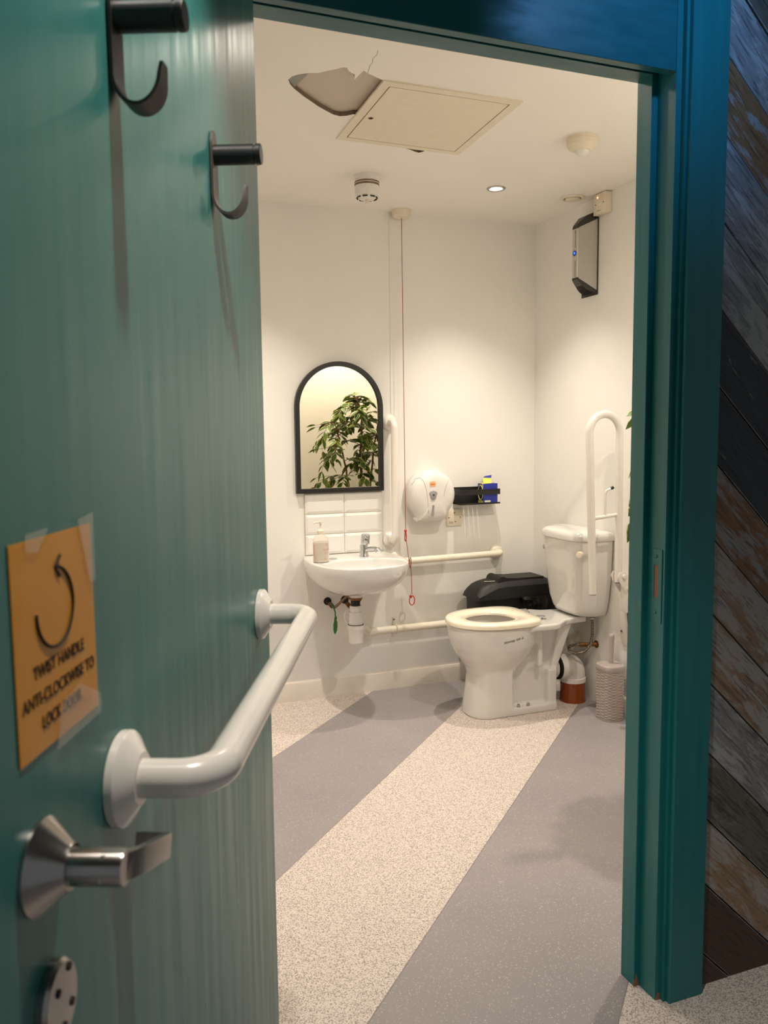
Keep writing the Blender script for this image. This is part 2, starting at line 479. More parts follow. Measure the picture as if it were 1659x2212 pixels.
# hairline crack
cr = [(0.868, 2.398), (0.862, 2.37), (0.857, 2.35), (0.858, 2.33), (0.85, 2.305), (0.853, 2.28), (0.846, 2.25)]
for (x0, y0), (x1, y1) in zip(cr, cr[1:]):
    plane(b, [(x0, y0, ZC - 0.0004), (x0 + 0.0013, y0, ZC - 0.0004), (x1 + 0.0013, y1, ZC - 0.0004), (x1, y1, ZC - 0.0004)], 1)
me = bpy.data.meshes.new('ceiling'); b.to_mesh(me); b.free()
tag(link('ceiling', me, [M['ceil'], M['gyp'], M['plaster'], M['plaster2']], smooth=0), 'white ceiling with torn plaster beside the hatch', 'ceiling', kind='structure')

b = B(); box(b, -1.6, 2.7, -1.4, 1.5, ZCC, ZCC + 0.1)
tag(obj('ceiling', b, M['bronze'], smooth=0), 'dark corridor ceiling outside the doorway', 'ceiling', kind='structure')

# skirting
def skirt(name, prof, f, d0, d1, label):
    b = B(); prism(b, prof, f, d0, d1); tag(obj(name, b, M['skirt'], smooth=30), label, 'baseboard', kind='structure')
sk = [(0, 0), (0.016, 0), (0.016, 0.083), (0.013, 0.090), (0.006, 0.095), (0, 0.096)]
skirt('baseboard_back', sk, lambda u, v, d: Vector((d, YB - u, v)), XL, XR, 'white skirting board below the basin wall')
skirt('baseboard_right', sk, lambda u, v, d: Vector((XR - u, d, v)), YF, 3.20, 'white skirting board behind the brush holder')
skirt('baseboard_left', sk, lambda u, v, d: Vector((XL + u, d, v)), YF, YB - 0.02, 'white skirting board hidden by the open door')

# ------------------------------------------------------------------ door frame
def jamb(bm, mirror=None):
    p = [(1.185, YF), (1.185, 1.488), (1.1865, 1.4865), (1.200, 1.4865), (1.200, 1.4296), (1.2145, 1.4296), (1.2145, 1.418), (1.222, 1.418), (1.222, 1.4085), (1.2237, 1.4065),
         (1.3165, 1.4065), (1.3187, 1.4085), (1.3187, 1.445), (1.239, 1.4465), (1.239, YF)]
    if mirror is not None: p = [(2 * mirror - x, y) for x, y in p]
    zs = [0.0, ZCC]
    rings(bm, [[(x, y, z) for x, y in p] for z in zs])
b = B(); jamb(b)
# bare wood showing where the foot of the post is chipped
prism(b, [(1.1835, 0.0), (1.1995, 0.0), (1.197, 0.012), (1.192, 0.03), (1.188, 0.016), (1.1835, 0.02)], XZ, 1.4855, 1.487, mi=1)
prism(b, [(1.2005, 0.0), (1.2140, 0.0), (1.2135, 0.014), (1.208, 0.018), (1.203, 0.006)], XZ, 1.4286, 1.431, mi=1)
trim = tag(obj('trim_1', b, [M['teal'], M['worn']], smooth=0), 'teal moulded door post with strike plate, right of the doorway', 'door frame', kind='structure')
b = B(); prism(b, rrect(1.436, 1.466, 0.885, 1.062, 0.002), YZ, 1.1975, 1.2)
# a strike plate with a real latch hole: four bars around it
b.free(); b = B()
for y0, y1, z0, z1 in ((1.437, 1.4485, 0.892, 1.058), (1.4625, 1.467, 0.892, 1.058), (1.4485, 1.4625, 1.022, 1.058), (1.4485, 1.4625, 0.892, 0.948)):
    box(b, 1.1978, 1.2004, y0, y1, z0, z1)
sp = obj('strike_plate', b, M['teal'], trim, smooth=0)
b = B(); box(b, 1.1992, 1.2006, 1.448, 1.463, 0.947, 1.023); obj('latch_hole', b, M['worn'], sp, smooth=0, label='bare brown wood inside the latch hole')
for z in (1.042, 0.915):
    b = B(); lathe(b, [(0.0045, 0), (0.0045, 0.0012), (0.003, 0.0020), (0, 0.0021)], (1.1979, 1.456, z), (-1, 0, 0), 14); obj('screw', b, M['teal'], sp)
b = B(); jamb(b, 0.735)
tag(obj('trim_2', b, M['teal'], smooth=0), 'teal moulded door post on the hinge side behind the door', 'door frame', kind='structure')
b = B()
box(b, 0.27, 1.200, 1.4300, 1.4515, 2.064, ZCC, 0.0012)
box(b, 0.27, 1.200, 1.4515, YF, 2.100, 2.16)
box(b, 0.27, 1.200, 1.487, YF, 2.0785, 2.100, 0.001)
tag(obj('trim_3', b, M['tealhead'], smooth=0), 'teal header panel above the doorway', 'door frame', kind='structure')

# ------------------------------------------------------------------ corridor cladding: diagonal rustic boards
def clip(poly, fn):
    out = []
    for i in range(len(poly)):
        a, c = poly[i], poly[(i + 1) % len(poly)]; fa, fc = fn(a), fn(c)
        if fa >= 0: out.append(a)
        if (fa >= 0) != (fc >= 0):
            t = fa / (fa - fc); out.append((a[0] + (c[0] - a[0]) * t, a[1] + (c[1] - a[1]) * t))
    return out
cs = [5.4, 5.22, 5.05, 4.88, 4.72, 4.55, 4.38, 4.22, 4.05, 3.88, 3.72, 3.56, 3.40, 3.235, 3.053, 2.867, 2.70, 2.53, 2.357, 2.187, 2.025, 1.86, 1.70, 1.54, 1.366, 1.20, 1.03, 0.86, 0.69, 0.52, 0.35, 0.18, 0.0, -0.17, -0.34, -0.5, -0.67, -0.84, -1.0, -1.2, -1.4, -1.6]
kinds = {3.40: 0, 3.235: 1, 3.053: 0, 2.867: 0, 2.70: 2, 2.53: 2, 2.357: 1, 2.187: 3, 2.025: 3, 1.86: 0, 1.70: 6, 1.54: 3, 1.366: 4, 1.20: 4, 1.03: 5}
def cladding(name, x0, x1, label):
    b = B(); box(b, x0, x1, 1.4448, 1.4465, 0, ZCC, mi=7)
    rnd = random.Random(7)
    for hi, lo in zip(cs, cs[1:]):
        g = 0.0022
        q = clip(clip([(x0, 0), (x1, 0), (x1, ZCC), (x0, ZCC)], lambda p: p[1] + 0.96 * p[0] - lo - g), lambda p: hi - g - p[1] - 0.96 * p[0])
        if len(q) < 3: continue
        mi = kinds.get(lo, rnd.choice([0, 1, 3, 6])) if x0 > 1 else rnd.choice([0, 1, 3, 2])
        t = 1.4300 + rnd.uniform(-0.0015, 0.002)
        prism(b, q, XZ, 1.4447, t, mi=mi, bev=0.0014)
        
    bmesh.ops.recalc_face_normals(b, faces=b.faces)
    me = bpy.data.meshes.new(name); b.to_mesh(me); b.free()
    return tag(link(name, me, W + [M['dark']], smooth=0), label, 'wall', kind='structure')
cladding('wall_corridor', 1.3187, 2.7, 'corridor wall clad in diagonal weathered wooden boards')
cladding('wall_corridor', -1.6, 0.15, 'corridor wall clad in wooden boards behind the open door')

# ------------------------------------------------------------------ door leaf, opened outwards towards the camera
H0 = Vector((0.313, 1.430, 0)); UA = radians(22.8755)
RZ = atan2(-cos(UA), -sin(UA))
door = thing('door_1', H0, 'teal painted door standing open on the left', 'door', kind='structure', rz=RZ)
DM = Matrix.Translation(H0) @ Matrix.Rotation(RZ, 4, 'Z')
b = B(); box(b, 0, 0.975, -0.044, 0, 0.008, 2.085, 0.0012); obj('leaf', b, M['tealdoor'], door, local=True, smooth=0)
for z in (0.25, 1.02, 1.85):
    b = B(); lathe(b, [(0.006, -0.05), (0.006, 0.05)], (-0.006, -0.044, z), (0, 0, 1), 14); obj('hinge', b, M['steel'], door, local=True)
# lever handle: rose, neck, drooping lever with a return
rx, rz_ = 0.903, 1.021
b = B(); lathe(b, [(0.034, 0), (0.034, 0.003), (0.031, 0.006), (0.0175, 0.021), (0.016, 0.024), (0, 0.024)], (rx, 0, rz_), (0, 1, 0), 40)
rose = obj('handle_rose', b, M['steel'], door, local=True, smooth=25)
b = B(); lathe(b, [(0.0028, 0), (0.0028, 0.0022), (0, 0.0022)], (rx - 0.004, 0.0155, rz_ - 0.0205), (0, 0.75, -0.55), 12); o = obj('grub_screw', b, M['dark'], rose, local=True)
hd = thing('handle_lever', (0, 0, 0), None, None); hd.parent = door; del hd
lev = bpy.data.objects['handle_lever']; bpy.data.objects.remove(lev)
b = B(); lathe(b, [(0.0132, 0.022), (0.0132, 0.060), (0.0125, 0.062), (0, 0.062)], (rx, 0, rz_), (0, 1, 0), 32)
lathe(b, [(0.0142, 0.0215), (0.0142, 0.0235), (0, 0.0235)], (rx, 0, rz_), (0, 1, 0), 32)
dr = radians(19)
def levpt(s, w, y): return Vector((rx - s * cos(dr) - w * sin(dr), y, rz_ - s * sin(dr) + w * cos(dr)))
lp = [(-0.012, 0.047), (0.0, 0.062), (0.012, 0.064), (0.030, 0.0665), (0.092, 0.0665), (0.098, 0.062), (0.098, 0.036), (0.0945, 0.036), (0.0945, 0.058), (0.089, 0.0615), (0.03, 0.0605), (0.012, 0.054)]
prism(b, lp, lambda s, y, d: levpt(s, d, y), -0.0095, 0.0095, bev=0.0008)
obj('handle_lever', b, M['steel'], door, local=True, smooth=30)
b = B(); lathe(b, [(0.030, 0), (0.030, 0.006), (0.0275, 0.009), (0, 0.0095)], (0.898, 0, 0.915), (0, 1, 0), 36, sx=0.9)
esc = obj('lock_plate', b, M['steel'], door, local=True, smooth=30)
for u, z in ((0.886, 0.934), (0.905, 0.926), (0.898, 0.896), (0.884, 0.905)):
    b = B(); lathe(b, [(0.0032, 0.0), (0.0032, 0.0102), (0, 0.0102)], (u, 0, z), (0, 1, 0), 12); obj('screw_hole', b, M['dark'], esc, local=True)

def on_door(name, u, z, label, cat, group=None):
    o = thing(name, DM @ Vector((u, 0, z)), label, cat, group, rz=RZ); return o

# coat hooks
def make_hook(u, z, label):
    t = on_door('coat_hook', u, z, label, 'hook', 'coat hooks on the door')
    b = B()
    # strip with rounded top that curls forward into a J, width w along the door, profile in (y, z)
    prof = [(0.0035, 0.030 - 0.082 * k / 7) for k in range(8)]
    c = (0.0035 + 0.0205, -0.052)
    for k in range(1, 19):
        a = pi + pi * 1.0 * k / 18
        prof.append((c[0] + 0.0205 * cos(a), c[1] + 0.0265 * sin(a)))
    prof.append((0.0452, -0.046)); prof.append((0.0458, -0.0405))
    n = len(prof); ws = []
    for i in range(n):
        w = 0.0145
        if i == 0: w = 0.005
        elif i == 1: w = 0.0128
        if i > 19: w = 0.0145 * sqrt(max(0.10, 1 - ((i - 19) / (n - 19.0)) ** 2))
        ws.append(w)
    th = 0.0016
    rs = []
    for i, (y, zz) in enumerate(prof):
        a = prof[max(i - 1, 0)]; c2 = prof[min(i + 1, n - 1)]
        tx, tz = c2[0] - a[0], c2[1] - a[1]; l = sqrt(tx * tx + tz * tz); nx, nz = -tz / l, tx / l
        w = ws[i]
        rs.append([(-w, y + nx * th, zz + nz * th), (w, y + nx * th, zz + nz * th), (w, y - nx * th, zz - nz * th), (-w, y - nx * th, zz - nz * th)])
    rings(b, rs)
    obj('hook_strip', b, M['bronze'], t, local=True, smooth=50)
    b = B(); lathe(b, [(0.013, 0.004), (0.013, 0.058), (0.0118, 0.0585), (0.0118, 0.0600), (0.0132, 0.0605), (0.0132, 0.066), (0.0122, 0.0672), (0, 0.0672)], (0, 0, 0), (0, 1, 0), 32)
    obj('peg', b, M['black'], t, local=True, smooth=35)
make_hook(0.688, 1.695, 'black peg coat hook nearer the camera, cut by the top edge of the photo')
make_hook(0.330, 1.694, 'smaller looking black peg coat hook near the hinge edge of the door')

# grab rails
def flange(parent, origin, axis, local, r=0.0425, m=None):
    b = B(); lathe(b, [(r - 0.001, 0), (r, 0.001), (r, 0.008), (r - 0.0015, 0.010), (0.026, 0.019), (0.0235, 0.021), (0.0, 0.0212)], origin, axis, 44)
    return obj('flange', b, m or M['railw'], parent, local=local, smooth=25)
t = on_door('grab_rail', 0.42, 1.017, 'white grab rail bolted across the teal door', 'grab rail')
b = B(); tube(b, fillet([(-0.332, 0.012, 0), (-0.332, 0.0865, 0), (0.327, 0.0865, 0), (0.327, 0.012, 0)], 0.042, 12), 0.0175, 28)
obj('rail_tube', b, M['railw'], t, local=True, smooth=60)
flange(t, (-0.332, 0, 0), (0, 1, 0), True); flange(t, (0.327, 0, 0), (0, 1, 0), True)

def wall_rail(p0, p1, off, label, rad, m):
    mid = (Vector(p0) + Vector(p1)) / 2
    t = thing('grab_rail', mid, label, 'grab rail')
    o = Vector((0, -off, 0)); s = Vector((0, -0.01, 0)); a, c = Vector(p0), Vector(p1)
    b = B(); tube(b, fillet([a + s, a + o, c + o, c + s], 0.040, 12), rad, 24); obj('rail_tube', b, m, t, smooth=60)
    flange(t, a, (0, -1, 0), False, 0.040, m); flange(t, c, (0, -1, 0), False, 0.040, m)
wall_rail((1.474, YB, 0.778), (1.474, YB, 1.372), 0.072, 'white upright grab rail on the wall right of the mirror', 0.0172, M['railw'])
wall_rail((1.50, YB, 0.672), (2.082, YB, 0.678), 0.072, 'cream horizontal grab rail on the wall behind the toilet', 0.0172, M['creampipe'])

# door notice
t = on_door('notice', 0.857, 1.176, 'orange laminated notice about locking taped to the teal door', 'sign')
b = B()
NX = 8
rs = []
for i in range(NX + 1):
    x = -0.0675 + 0.135 * i / NX; y = 0.0010 + 0.0004 * sin(i * 1.1) ** 2
    rs.append([(x, y, -0.076 + 0.001 * i / NX), (x, y, 0.077), (x, y - 0.0008, 0.077), (x, y - 0.0008, -0.076 + 0.001 * i / NX)])
rings(b, rs); obj('sheet', b, M['sign'], t, local=True, smooth=50)
b = B()
for body, z, sc in (('TWIST HANDLE', -0.0215, 1.0), ('ANTI-CLOCKWISE TO', -0.0405, 1.0), ('LOCK DOOR', -0.0595, 1.0)):
    me = text_mesh(body, 0.0155, 0.0002, spacing=0.98)
    xs = [v.co.x for v in me.vertices]; w = max(xs) - min(xs); lim = {'TWIST HANDLE': 0.086, 'ANTI-CLOCKWISE TO': 0.122, 'LOCK DOOR': 0.066}[body]
    k = lim / w
    mt = Matrix(((-k, 0, 0, 0.0), (0, 0, 1, 0.0016), (0, 0.88, 0, z), (0, 0, 0, 1)))
    add_mesh(b, me, mt)
obj('lettering', b, M['ink'], t, local=True, smooth=0)
b = B()
arc = []
for k in range(41):
    a = radians(180 + (442 - 180) * k / 40)
    arc.append((0.004 - 0.0305 * cos(a), 0.0016, 0.0235 + 0.0295 * sin(a)))
tube(b, arc, 0.0012, 8)
e = Vector((0.0022, 0.0016, 0.0525))
tube(b, [e, Vector((-0.0075, 0.0016, 0.0600))], 0.0012, 8); tube(b, [e, Vector((-0.0050, 0.0016, 0.0445))], 0.0012, 8)
b2 = None
obj('arrow', b, M['ink'], t, local=True)
for (poly) in ([(-0.069, 0.030), (-0.058, 0.030), (-0.040, 0.083), (-0.070, 0.086)], [(0.030, 0.068), (0.048, 0.070), (0.047, 0.082), (0.012, 0.083)], [(-0.069, -0.082), (0.015, -0.082), (0.004, -0.050), (-0.030, -0.046), (-0.069, -0.066)]):
    b = B(); prism(b, poly, lambda u, v, d: Vector((u, d, v)), 0.0026, 0.0029); obj('tape', b, M['tape'], t, local=True, smooth=0, label='clear glossy sticky tape')

# ------------------------------------------------------------------ ceiling fittings
t = thing('access_hatch', (1.18, 2.68, ZC), 'square beige access hatch in the ceiling beside the torn patch', 'hatch')
o4 = [(0.930, 2.425), (1.418, 2.425), (1.442, 2.955), (0.940, 2.945)]
def inset(q, d):
    c = (sum(p[0] for p in q) / 4, sum(p[1] for p in q) / 4); return [(p[0] + math.copysign(d, c[0] - p[0]), p[1] + math.copysign(d, c[1] - p[1])) for p in q]
i4 = inset(o4, 0.030)
b = B()
for k in range(4):
    j = (k + 1) % 4
    q = [o4[k], o4[j], i4[j], i4[k]]
    prism(b, q, XY, ZC - 0.005, ZC + 0.002)
obj('hatch_frame', b, M['cream'], t, smooth=0)
b = B(); prism(b, inset(o4, 0.034), XY, ZC - 0.0048, ZC + 0.002); pn = obj('hatch_panel', b, M['cream'], t, smooth=0)
b = B(); prism(b, inset(o4, 0.0298), XY, ZC - 0.0015, ZC + 0.001); obj('gap', b, M['dark'], t, smooth=0, label='dark gap around the panel')
b = B(); lathe(b, [(0.009, 0), (0.009, 0.0012), (0.006, 0.0014), (0, 0.0014)], (0.992, 2.715, ZC - 0.0046), (0, 0, -1), 20); lk = obj('hatch_lock', b, M['brass'], pn)
b = B(); lathe(b, [(0.0058, 0), (0.0058, 0.0018), (0, 0.0018)], (0.992, 2.715, ZC - 0.0046), (0, 0, -1), 16); o = obj('keyhole', b, M['dark'], t)

t = thing('smoke_detector', (1.194, 3.325, ZC), 'white dome smoke detector with dark vents on the ceiling', 'smoke detector')
b = B(); lathe(b, [(0.053, 0), (0.053, 0.012), (0.050, 0.014), (0.050, 0.024), (0.052, 0.026), (0.052, 0.046), (0.0, 0.046)], (1.194, 3.325, ZC), (0, 0, -1), 40); obj('mounting_base', b, M['white'], t, smooth=25)
b = B(); lathe(b, [(0.0515, 0.030), (0.0515, 0.050), (0, 0.050)], (1.194, 3.325, ZC), (0, 0, -1), 40)
b.free(); b = B(); lathe(b, [(0.0526, 0.027), (0.0526, 0.033), (0, 0.033)], (1.194, 3.325, ZC), (0, 0, -1), 40); lathe(b, [(0.0526, 0.036), (0.0526, 0.044), (0, 0.044)], (1.194, 3.325, ZC), (0, 0, -1), 40)
obj('seal_band', b, M['copper'], t, smooth=25, label='dull brown band')
b = B(); lathe(b, [(0.0515, 0.046), (0.0515, 0.076), (0.049, 0.083), (0.030, 0.097), (0.026, 0.097), (0, 0.097)], (1.194, 3.325, ZC), (0, 0, -1), 40); hd = obj('sensor_head', b, M['white'], t, smooth=25)
for k in range(8):
    a = 2 * pi * k / 8 + 0.25
    b = B(); m = Matrix.Translation((1.194 + 0.0395 * cos(a), 3.325 + 0.0395 * sin(a), ZC - 0.0895)) @ Matrix.Rotation(a, 4, 'Z') @ Matrix.Rotation(radians(36), 4, 'Y')
    r = bmesh.ops.create_cube(b, size=1.0, matrix=m @ Matrix.Diagonal((0.012, 0.021, 0.004, 1))); obj('vent', b, M['dark'], hd, smooth=0, label='dark sensor opening')
b = B(); lathe(b, [(0.009, 0.094), (0.009, 0.108), (0.006, 0.111), (0, 0.111)], (1.194, 3.325, ZC), (0, 0, -1), 20); obj('heat_sensor', b, M['cream'], hd)

t = thing('motion_sensor', (1.80, 2.650, ZC), 'cream motion sensor with domed lens on the ceiling', 'sensor')
b = B(); lathe(b, [(0.056, 0), (0.056, 0.006), (0.054, 0.008), (0.054, 0.010), (0.056, 0.012), (0.055, 0.030), (0.050, 0.036), (0.030, 0.047), (0, 0.047)], (1.80, 2.65, ZC), (0, 0, -1), 44); obj('housing', b, M['cream'], t, smooth=25)
b = B(); lathe(b, [(0.028, 0.045), (0.026, 0.052), (0.019, 0.060), (0.010, 0.064), (0, 0.065)], (1.80, 2.65, ZC), (0, 0, -1), 32); obj('lens', b, M['white'], t, smooth=60)

def downlight(x, y, z, label, group):
    t = thing('downlight', (x, y, z), label, 'ceiling light', group)
    b = B(); lathe(b, [(0.028, -0.02), (0.028, 0.001), (0.030, 0.003), (0.040, 0.003), (0.0425, 0.0), (0.0425, -0.001)], (x, y, z), (0, 0, -1), 36)
    b2 = B()
    rs = [[Vector((x + r * cos(2 * pi * k / 36), y + r * sin(2 * pi * k / 36), z - h)) for k in range(36)] for r, h in ((0.0425, -0.001), (0.0425, 0.002), (0.038, 0.005), (0.0295, 0.004), (0.0285, 0.0))]
    rings(b2, rs, False, False); b.free(); obj('trim_ring', b2, M['steel'], t, smooth=40)
    b = B(); lathe(b, [(0.0285, 0.0005), (0.0285, 0.0015), (0, 0.0018)], (x, y, z), (0, 0, -1), 28); obj('lamp_lens', b, M['lamp'], t, smooth=0)
g = 'ceiling downlights of the room'
downlight(1.800, 3.308, ZC, 'lit recessed downlight over the toilet', g)
downlight(0.700, 3.308, ZC, 'recessed downlight over the basin side, hidden by the door header', g)
downlight(1.800, 1.95, ZC, 'recessed downlight over the plant, hidden by the door header', g)

downlight(0.930, 2.10, ZC, 'recessed downlight left of the torn ceiling patch, hidden by the door header', g)
t = thing('extractor_vent', (2.211, 3.325, ZC), 'round cream ceiling vent beside the switch box', 'vent')
b = B(); lathe(b, [(0.058, 0), (0.058, 0.003), (0.054, 0.006), (0.044, 0.007), (0.040, 0.004), (0.040, -0.01)], (2.211, 3.325, ZC), (0, 0, -1), 40)
b.free(); b = B()
rings(b, [[Vector((2.211 + r * cos(2 * pi * k / 40), 3.325 + r * sin(2 * pi * k / 40), ZC - h)) for k in range(40)] for r, h in ((0.058, -0.001), (0.058, 0.003), (0.054, 0.006), (0.044, 0.007), (0.040, 0.004), (0.040, 0.0005), (0.034, 0.0005))], False, False)
obj('vent_ring', b, M['cream'], t, smooth=30)
b = B(); lathe(b, [(0.041, 0), (0.041, 0.0008), (0, 0.0008)], (2.211, 3.325, ZC), (0, 0, -1), 30); obj('vent_opening', b, M['char'], t, smooth=0)
b = B(); lathe(b, [(0.034, 0.003), (0.034, 0.008), (0.030, 0.010), (0, 0.011)], (2.211, 3.325, ZC), (0, 0, -1), 36); obj('vent_disc', b, M['cream'], t, smooth=30)

# emergency pull cord
px_, py_ = 1.532, 3.772
t = thing('emergency_pull_cord', (px_, py_, ZC), 'red emergency pull cord hanging from a round ceiling switch', 'pull cord')
b = B(); lathe(b, [(0.049, 0), (0.049, 0.008), (0.046, 0.010), (0.044, 0.028), (0.036, 0.035), (0, 0.037)], (px_, py_, ZC), (0, 0, -1), 36); obj('switch_housing', b, M['cream'], t, smooth=30)
b = B(); tube(b, [(px_, py_, ZC - 0.035), (px_ + 0.002, py_ - 0.004, 1.6), (px_ + 0.003, py_ - 0.012, 0.80)], 0.0016, 8)
tube(b, [(px_ + 0.003, py_ - 0.012, 0.80), (px_ + 0.003, py_ - 0.040, 0.72), (px_ + 0.006, py_ - 0.055, 0.648)], 0.0016, 8)
tube(b, [(px_ + 0.012, py_ - 0.05, 0.655), (px_ + 0.017, py_ - 0.05, 0.60), (px_ + 0.019, py_ - 0.05, 0.505)], 0.0016, 8)
obj('cord', b, M['redcord'], t, smooth=60)
def grip(cx, cy, cz, w, h, tilt, gap=0.0):
    P = []
    for k in range(25):
        a = radians(90 + gap + (360 - 2 * gap) * k / 24)
        P.append((cx + w * cos(a) * cos(tilt), cy + w * cos(a) * sin(tilt), cz + h * sin(a)))
    return P
b = B(); tube(b, grip(px_ + 0.001, py_ - 0.014, 0.797, 0.006, 0.024, 0.4), 0.0022, 8); lathe(b, [(0.006, -0.006), (0.008, 0), (0.005, 0.006)], (px_ + 0.002, py_ - 0.012, 0.826), (0.3, 0, 1), 10); obj('pull_ring', b, M['red'], t)
b = B(); tube(b, grip(px_ + 0.011, py_ - 0.05, 0.668, 0.010, 0.026, 0.7), 0.0018, 8); obj('pull_ring', b, M['redcord'], t)
b = B(); tube(b, grip(px_ + 0.019, py_ - 0.05, 0.474, 0.0155, 0.024, 0.15, 8), 0.0026, 8); lathe(b, [(0.006, -0.006), (0.009, 0), (0.005, 0.006)], (px_ + 0.013, py_ - 0.05, 0.494), (1, 0, 0.4), 10); obj('pull_ring', b, M['red'], t)

# slim conduit running up beside the mirror
b = B(); box(b, 1.484, 1.490, YB - 0.003, YB, 1.415, ZC - 0.004, 0.001)
tag(obj('cable_conduit', b, M['wall'], base=(1.487, YB, 1.415), smooth=0), 'slim painted cable conduit running up above the upright grab rail', 'conduit')

# ------------------------------------------------------------------ right wall: air purifier and switch box
t = thing('air_purifier', (XR, 3.32, 1.96), 'silver and charcoal wedge air purifier high on the right wall', 'air purifier')
def hexa(bm, q, mi=0):   # q: 8 points, near/far quads
    vs = [bm.verts.new(p) for p in q]
    for f in ((0, 1, 2, 3), (7, 6, 5, 4), (0, 4, 5, 1), (1, 5, 6, 2), (2, 6, 7, 3), (3, 7, 4, 0)): bm.faces.new([vs[i] for i in f]).material_index = mi
xf, yn, yfr = 2.204, 3.268, 3.312
def section(x):
    s = (x - xf) / (XR - xf)
    yfar = yfr + 0.068 * s
    return yn + 0.002 * (1 - s), yfar, 2.029 - 0.056 * s, 2.251 + 0.052 * s
b = B()
rs = []
for x in (xf + 0.008, xf + 0.04, 2.27, XR):
    y0, y1, z0, z1 = section(x); rs.append([(x, y0, z0), (x, y1, z0), (x, y1, z1), (x, y0, z1)])
rings(b, rs); obj('side_panel', b, M['alu'], t, smooth=0)
b = B(); box(b, xf, xf + 0.008, yn + 0.001, yfr, 2.029, 2.251, 0.002); fp = obj('front_strip', b, M['alul'], t, smooth=0, label='bright silver front strip')
rnd = random.Random(3)
for z0, z1, big in ((2.165, 2.244, 0.010), (2.036, 2.106, 0.0)):
    z = z1; b = B(); box(b, xf - 0.0001, xf + 0.0005, yn + 0.0175, yn + 0.0185, z0, z1)
    while z > z0:
        w = rnd.uniform(0.0025, 0.005); hh = 0.0075 if z > z1 - big else 0.0045
        box(b, xf - 0.0003, xf + 0.0005, yn + 0.016, yn + 0.016 + hh, z - w, z); z -= w + 0.0014
    obj('marking', b, M['char'], fp, smooth=0, label='small dark vertical lettering')
b = B(); lathe(b, [(0.0125, -0.001), (0.0125, 0.002), (0, 0.003)], (xf, 3.291, 2.141), (-1, 0, 0), 24); bt = obj('indicator_button', b, M['blue'], fp, label='round blue button')
b = B(); lathe(b, [(0.006, 0.002), (0.006, 0.0036), (0, 0.004)], (xf, 3.289, 2.141), (-1, 0, 0), 18); obj('indicator_light', b, M['bluelens'], t)
# charcoal end caps
b = B(); rs = []
for x in (xf, xf + 0.012, xf + 0.05, 2.262, 2.29, XR - 0.001):
    y0, y1, z0, z1 = section(x); s = (x - xf) / (XR - xf)
    h = 0.014 + 0.035 * sin(pi * min(1, s * 0.85)) * 0.7
    rs.append([(x, y0 - 0.001, z1), (x, y1 + 0.001, z1), (x, y1 - 0.004, z1 + h), (x, y0 + 0.004, z1 + h)])
rings(b, rs); obj('top_cap', b, M['char'], t, smooth=30)
b = B(); rs = []
for x in (xf, xf + 0.012, xf + 0.05, 2.27, 2.30, XR - 0.001):
    y0, y1, z0, z1 = section(x); s = (x - xf) / (XR - xf); h = 0.010 + 0.010 * sin(pi * s)
    rd = 0.020 * max(0, (s - 0.72) / 0.28) ** 2; rs.append([(x, y0 - 0.001, z0), (x, y1 + 0.001 - rd, z0), (x, y1 - 0.003 - rd * 1.4, z0 - h), (x, y0 + 0.003 + rd * 0.3, z0 - h)])
rings(b, rs); bc = obj('bottom_grille', b, M['char'], t, smooth=30)
for k in range(8):
    x = xf + 0.035 + 0.0085 * k; y0, y1, z0, z1 = section(x); s = (x - xf) / (XR - xf); h = 0.010 + 0.010 * sin(pi * s)
    b = B(); box(b, x, x + 0.0042, y0 + 0.010, y1 - 0.008, z0 - h - 0.0035, z0 - h + 0.004); obj('grille_slot', b, M['dark'], bc, smooth=0)
b = B(); box(b, XR - 0.004, XR, 3.262, 3.392, 1.955, 2.335, 0.0015); obj('back_plate', b, M['char'], t, smooth=0)

t = thing('fused_switch_box', (XR, 3.21, 2.31), 'cream fused switch box with red light under the ceiling', 'switch')
b = B(); box(b, 2.286, XR, 3.167, 3.257, 2.306, 2.397, 0.003); obj('back_box', b, M['cream'], t, smooth=30)
b = B(); box(b, 2.279, 2.287, 3.166, 3.258, 2.305, 2.397, 0.003); fc = obj('face_plate', b, M['cream'], t, smooth=30)
b = B(); box(b, 2.2765, 2.281, 3.196, 3.212, 2.338, 2.364, 0.001); obj('rocker', b, M['white'], fc, smooth=0)
b = B(); box(b, 2.2782, 2.280, 3.203, 3.227, 2.319, 2.3225); obj('fuse_slot', b, M['greylock'], fc, smooth=0)
for y in (3.182, 3.240):
    b = B(); lathe(b, [(0.003, 0), (0.003, 0.0008), (0, 0.0008)], (2.279, y, 2.351), (-1, 0, 0), 12); obj('screw', b, M['char'], fc)
b = B(); lathe(b, [(0.0045, 0), (0.0045, 0.0015), (0, 0.003)], (2.279, 3.224, 2.380), (-1, 0, 0), 14); obj('indicator_light', b, M['ledred'], fc)
b = B(); tube(b, fillet([(2.300, 3.258, 2.345), (2.300, 3.285, 2.345), (2.300, 3.288, 2.30)], 0.018, 6), 0.0045, 10)
obj('cable', b, M['white'], t)

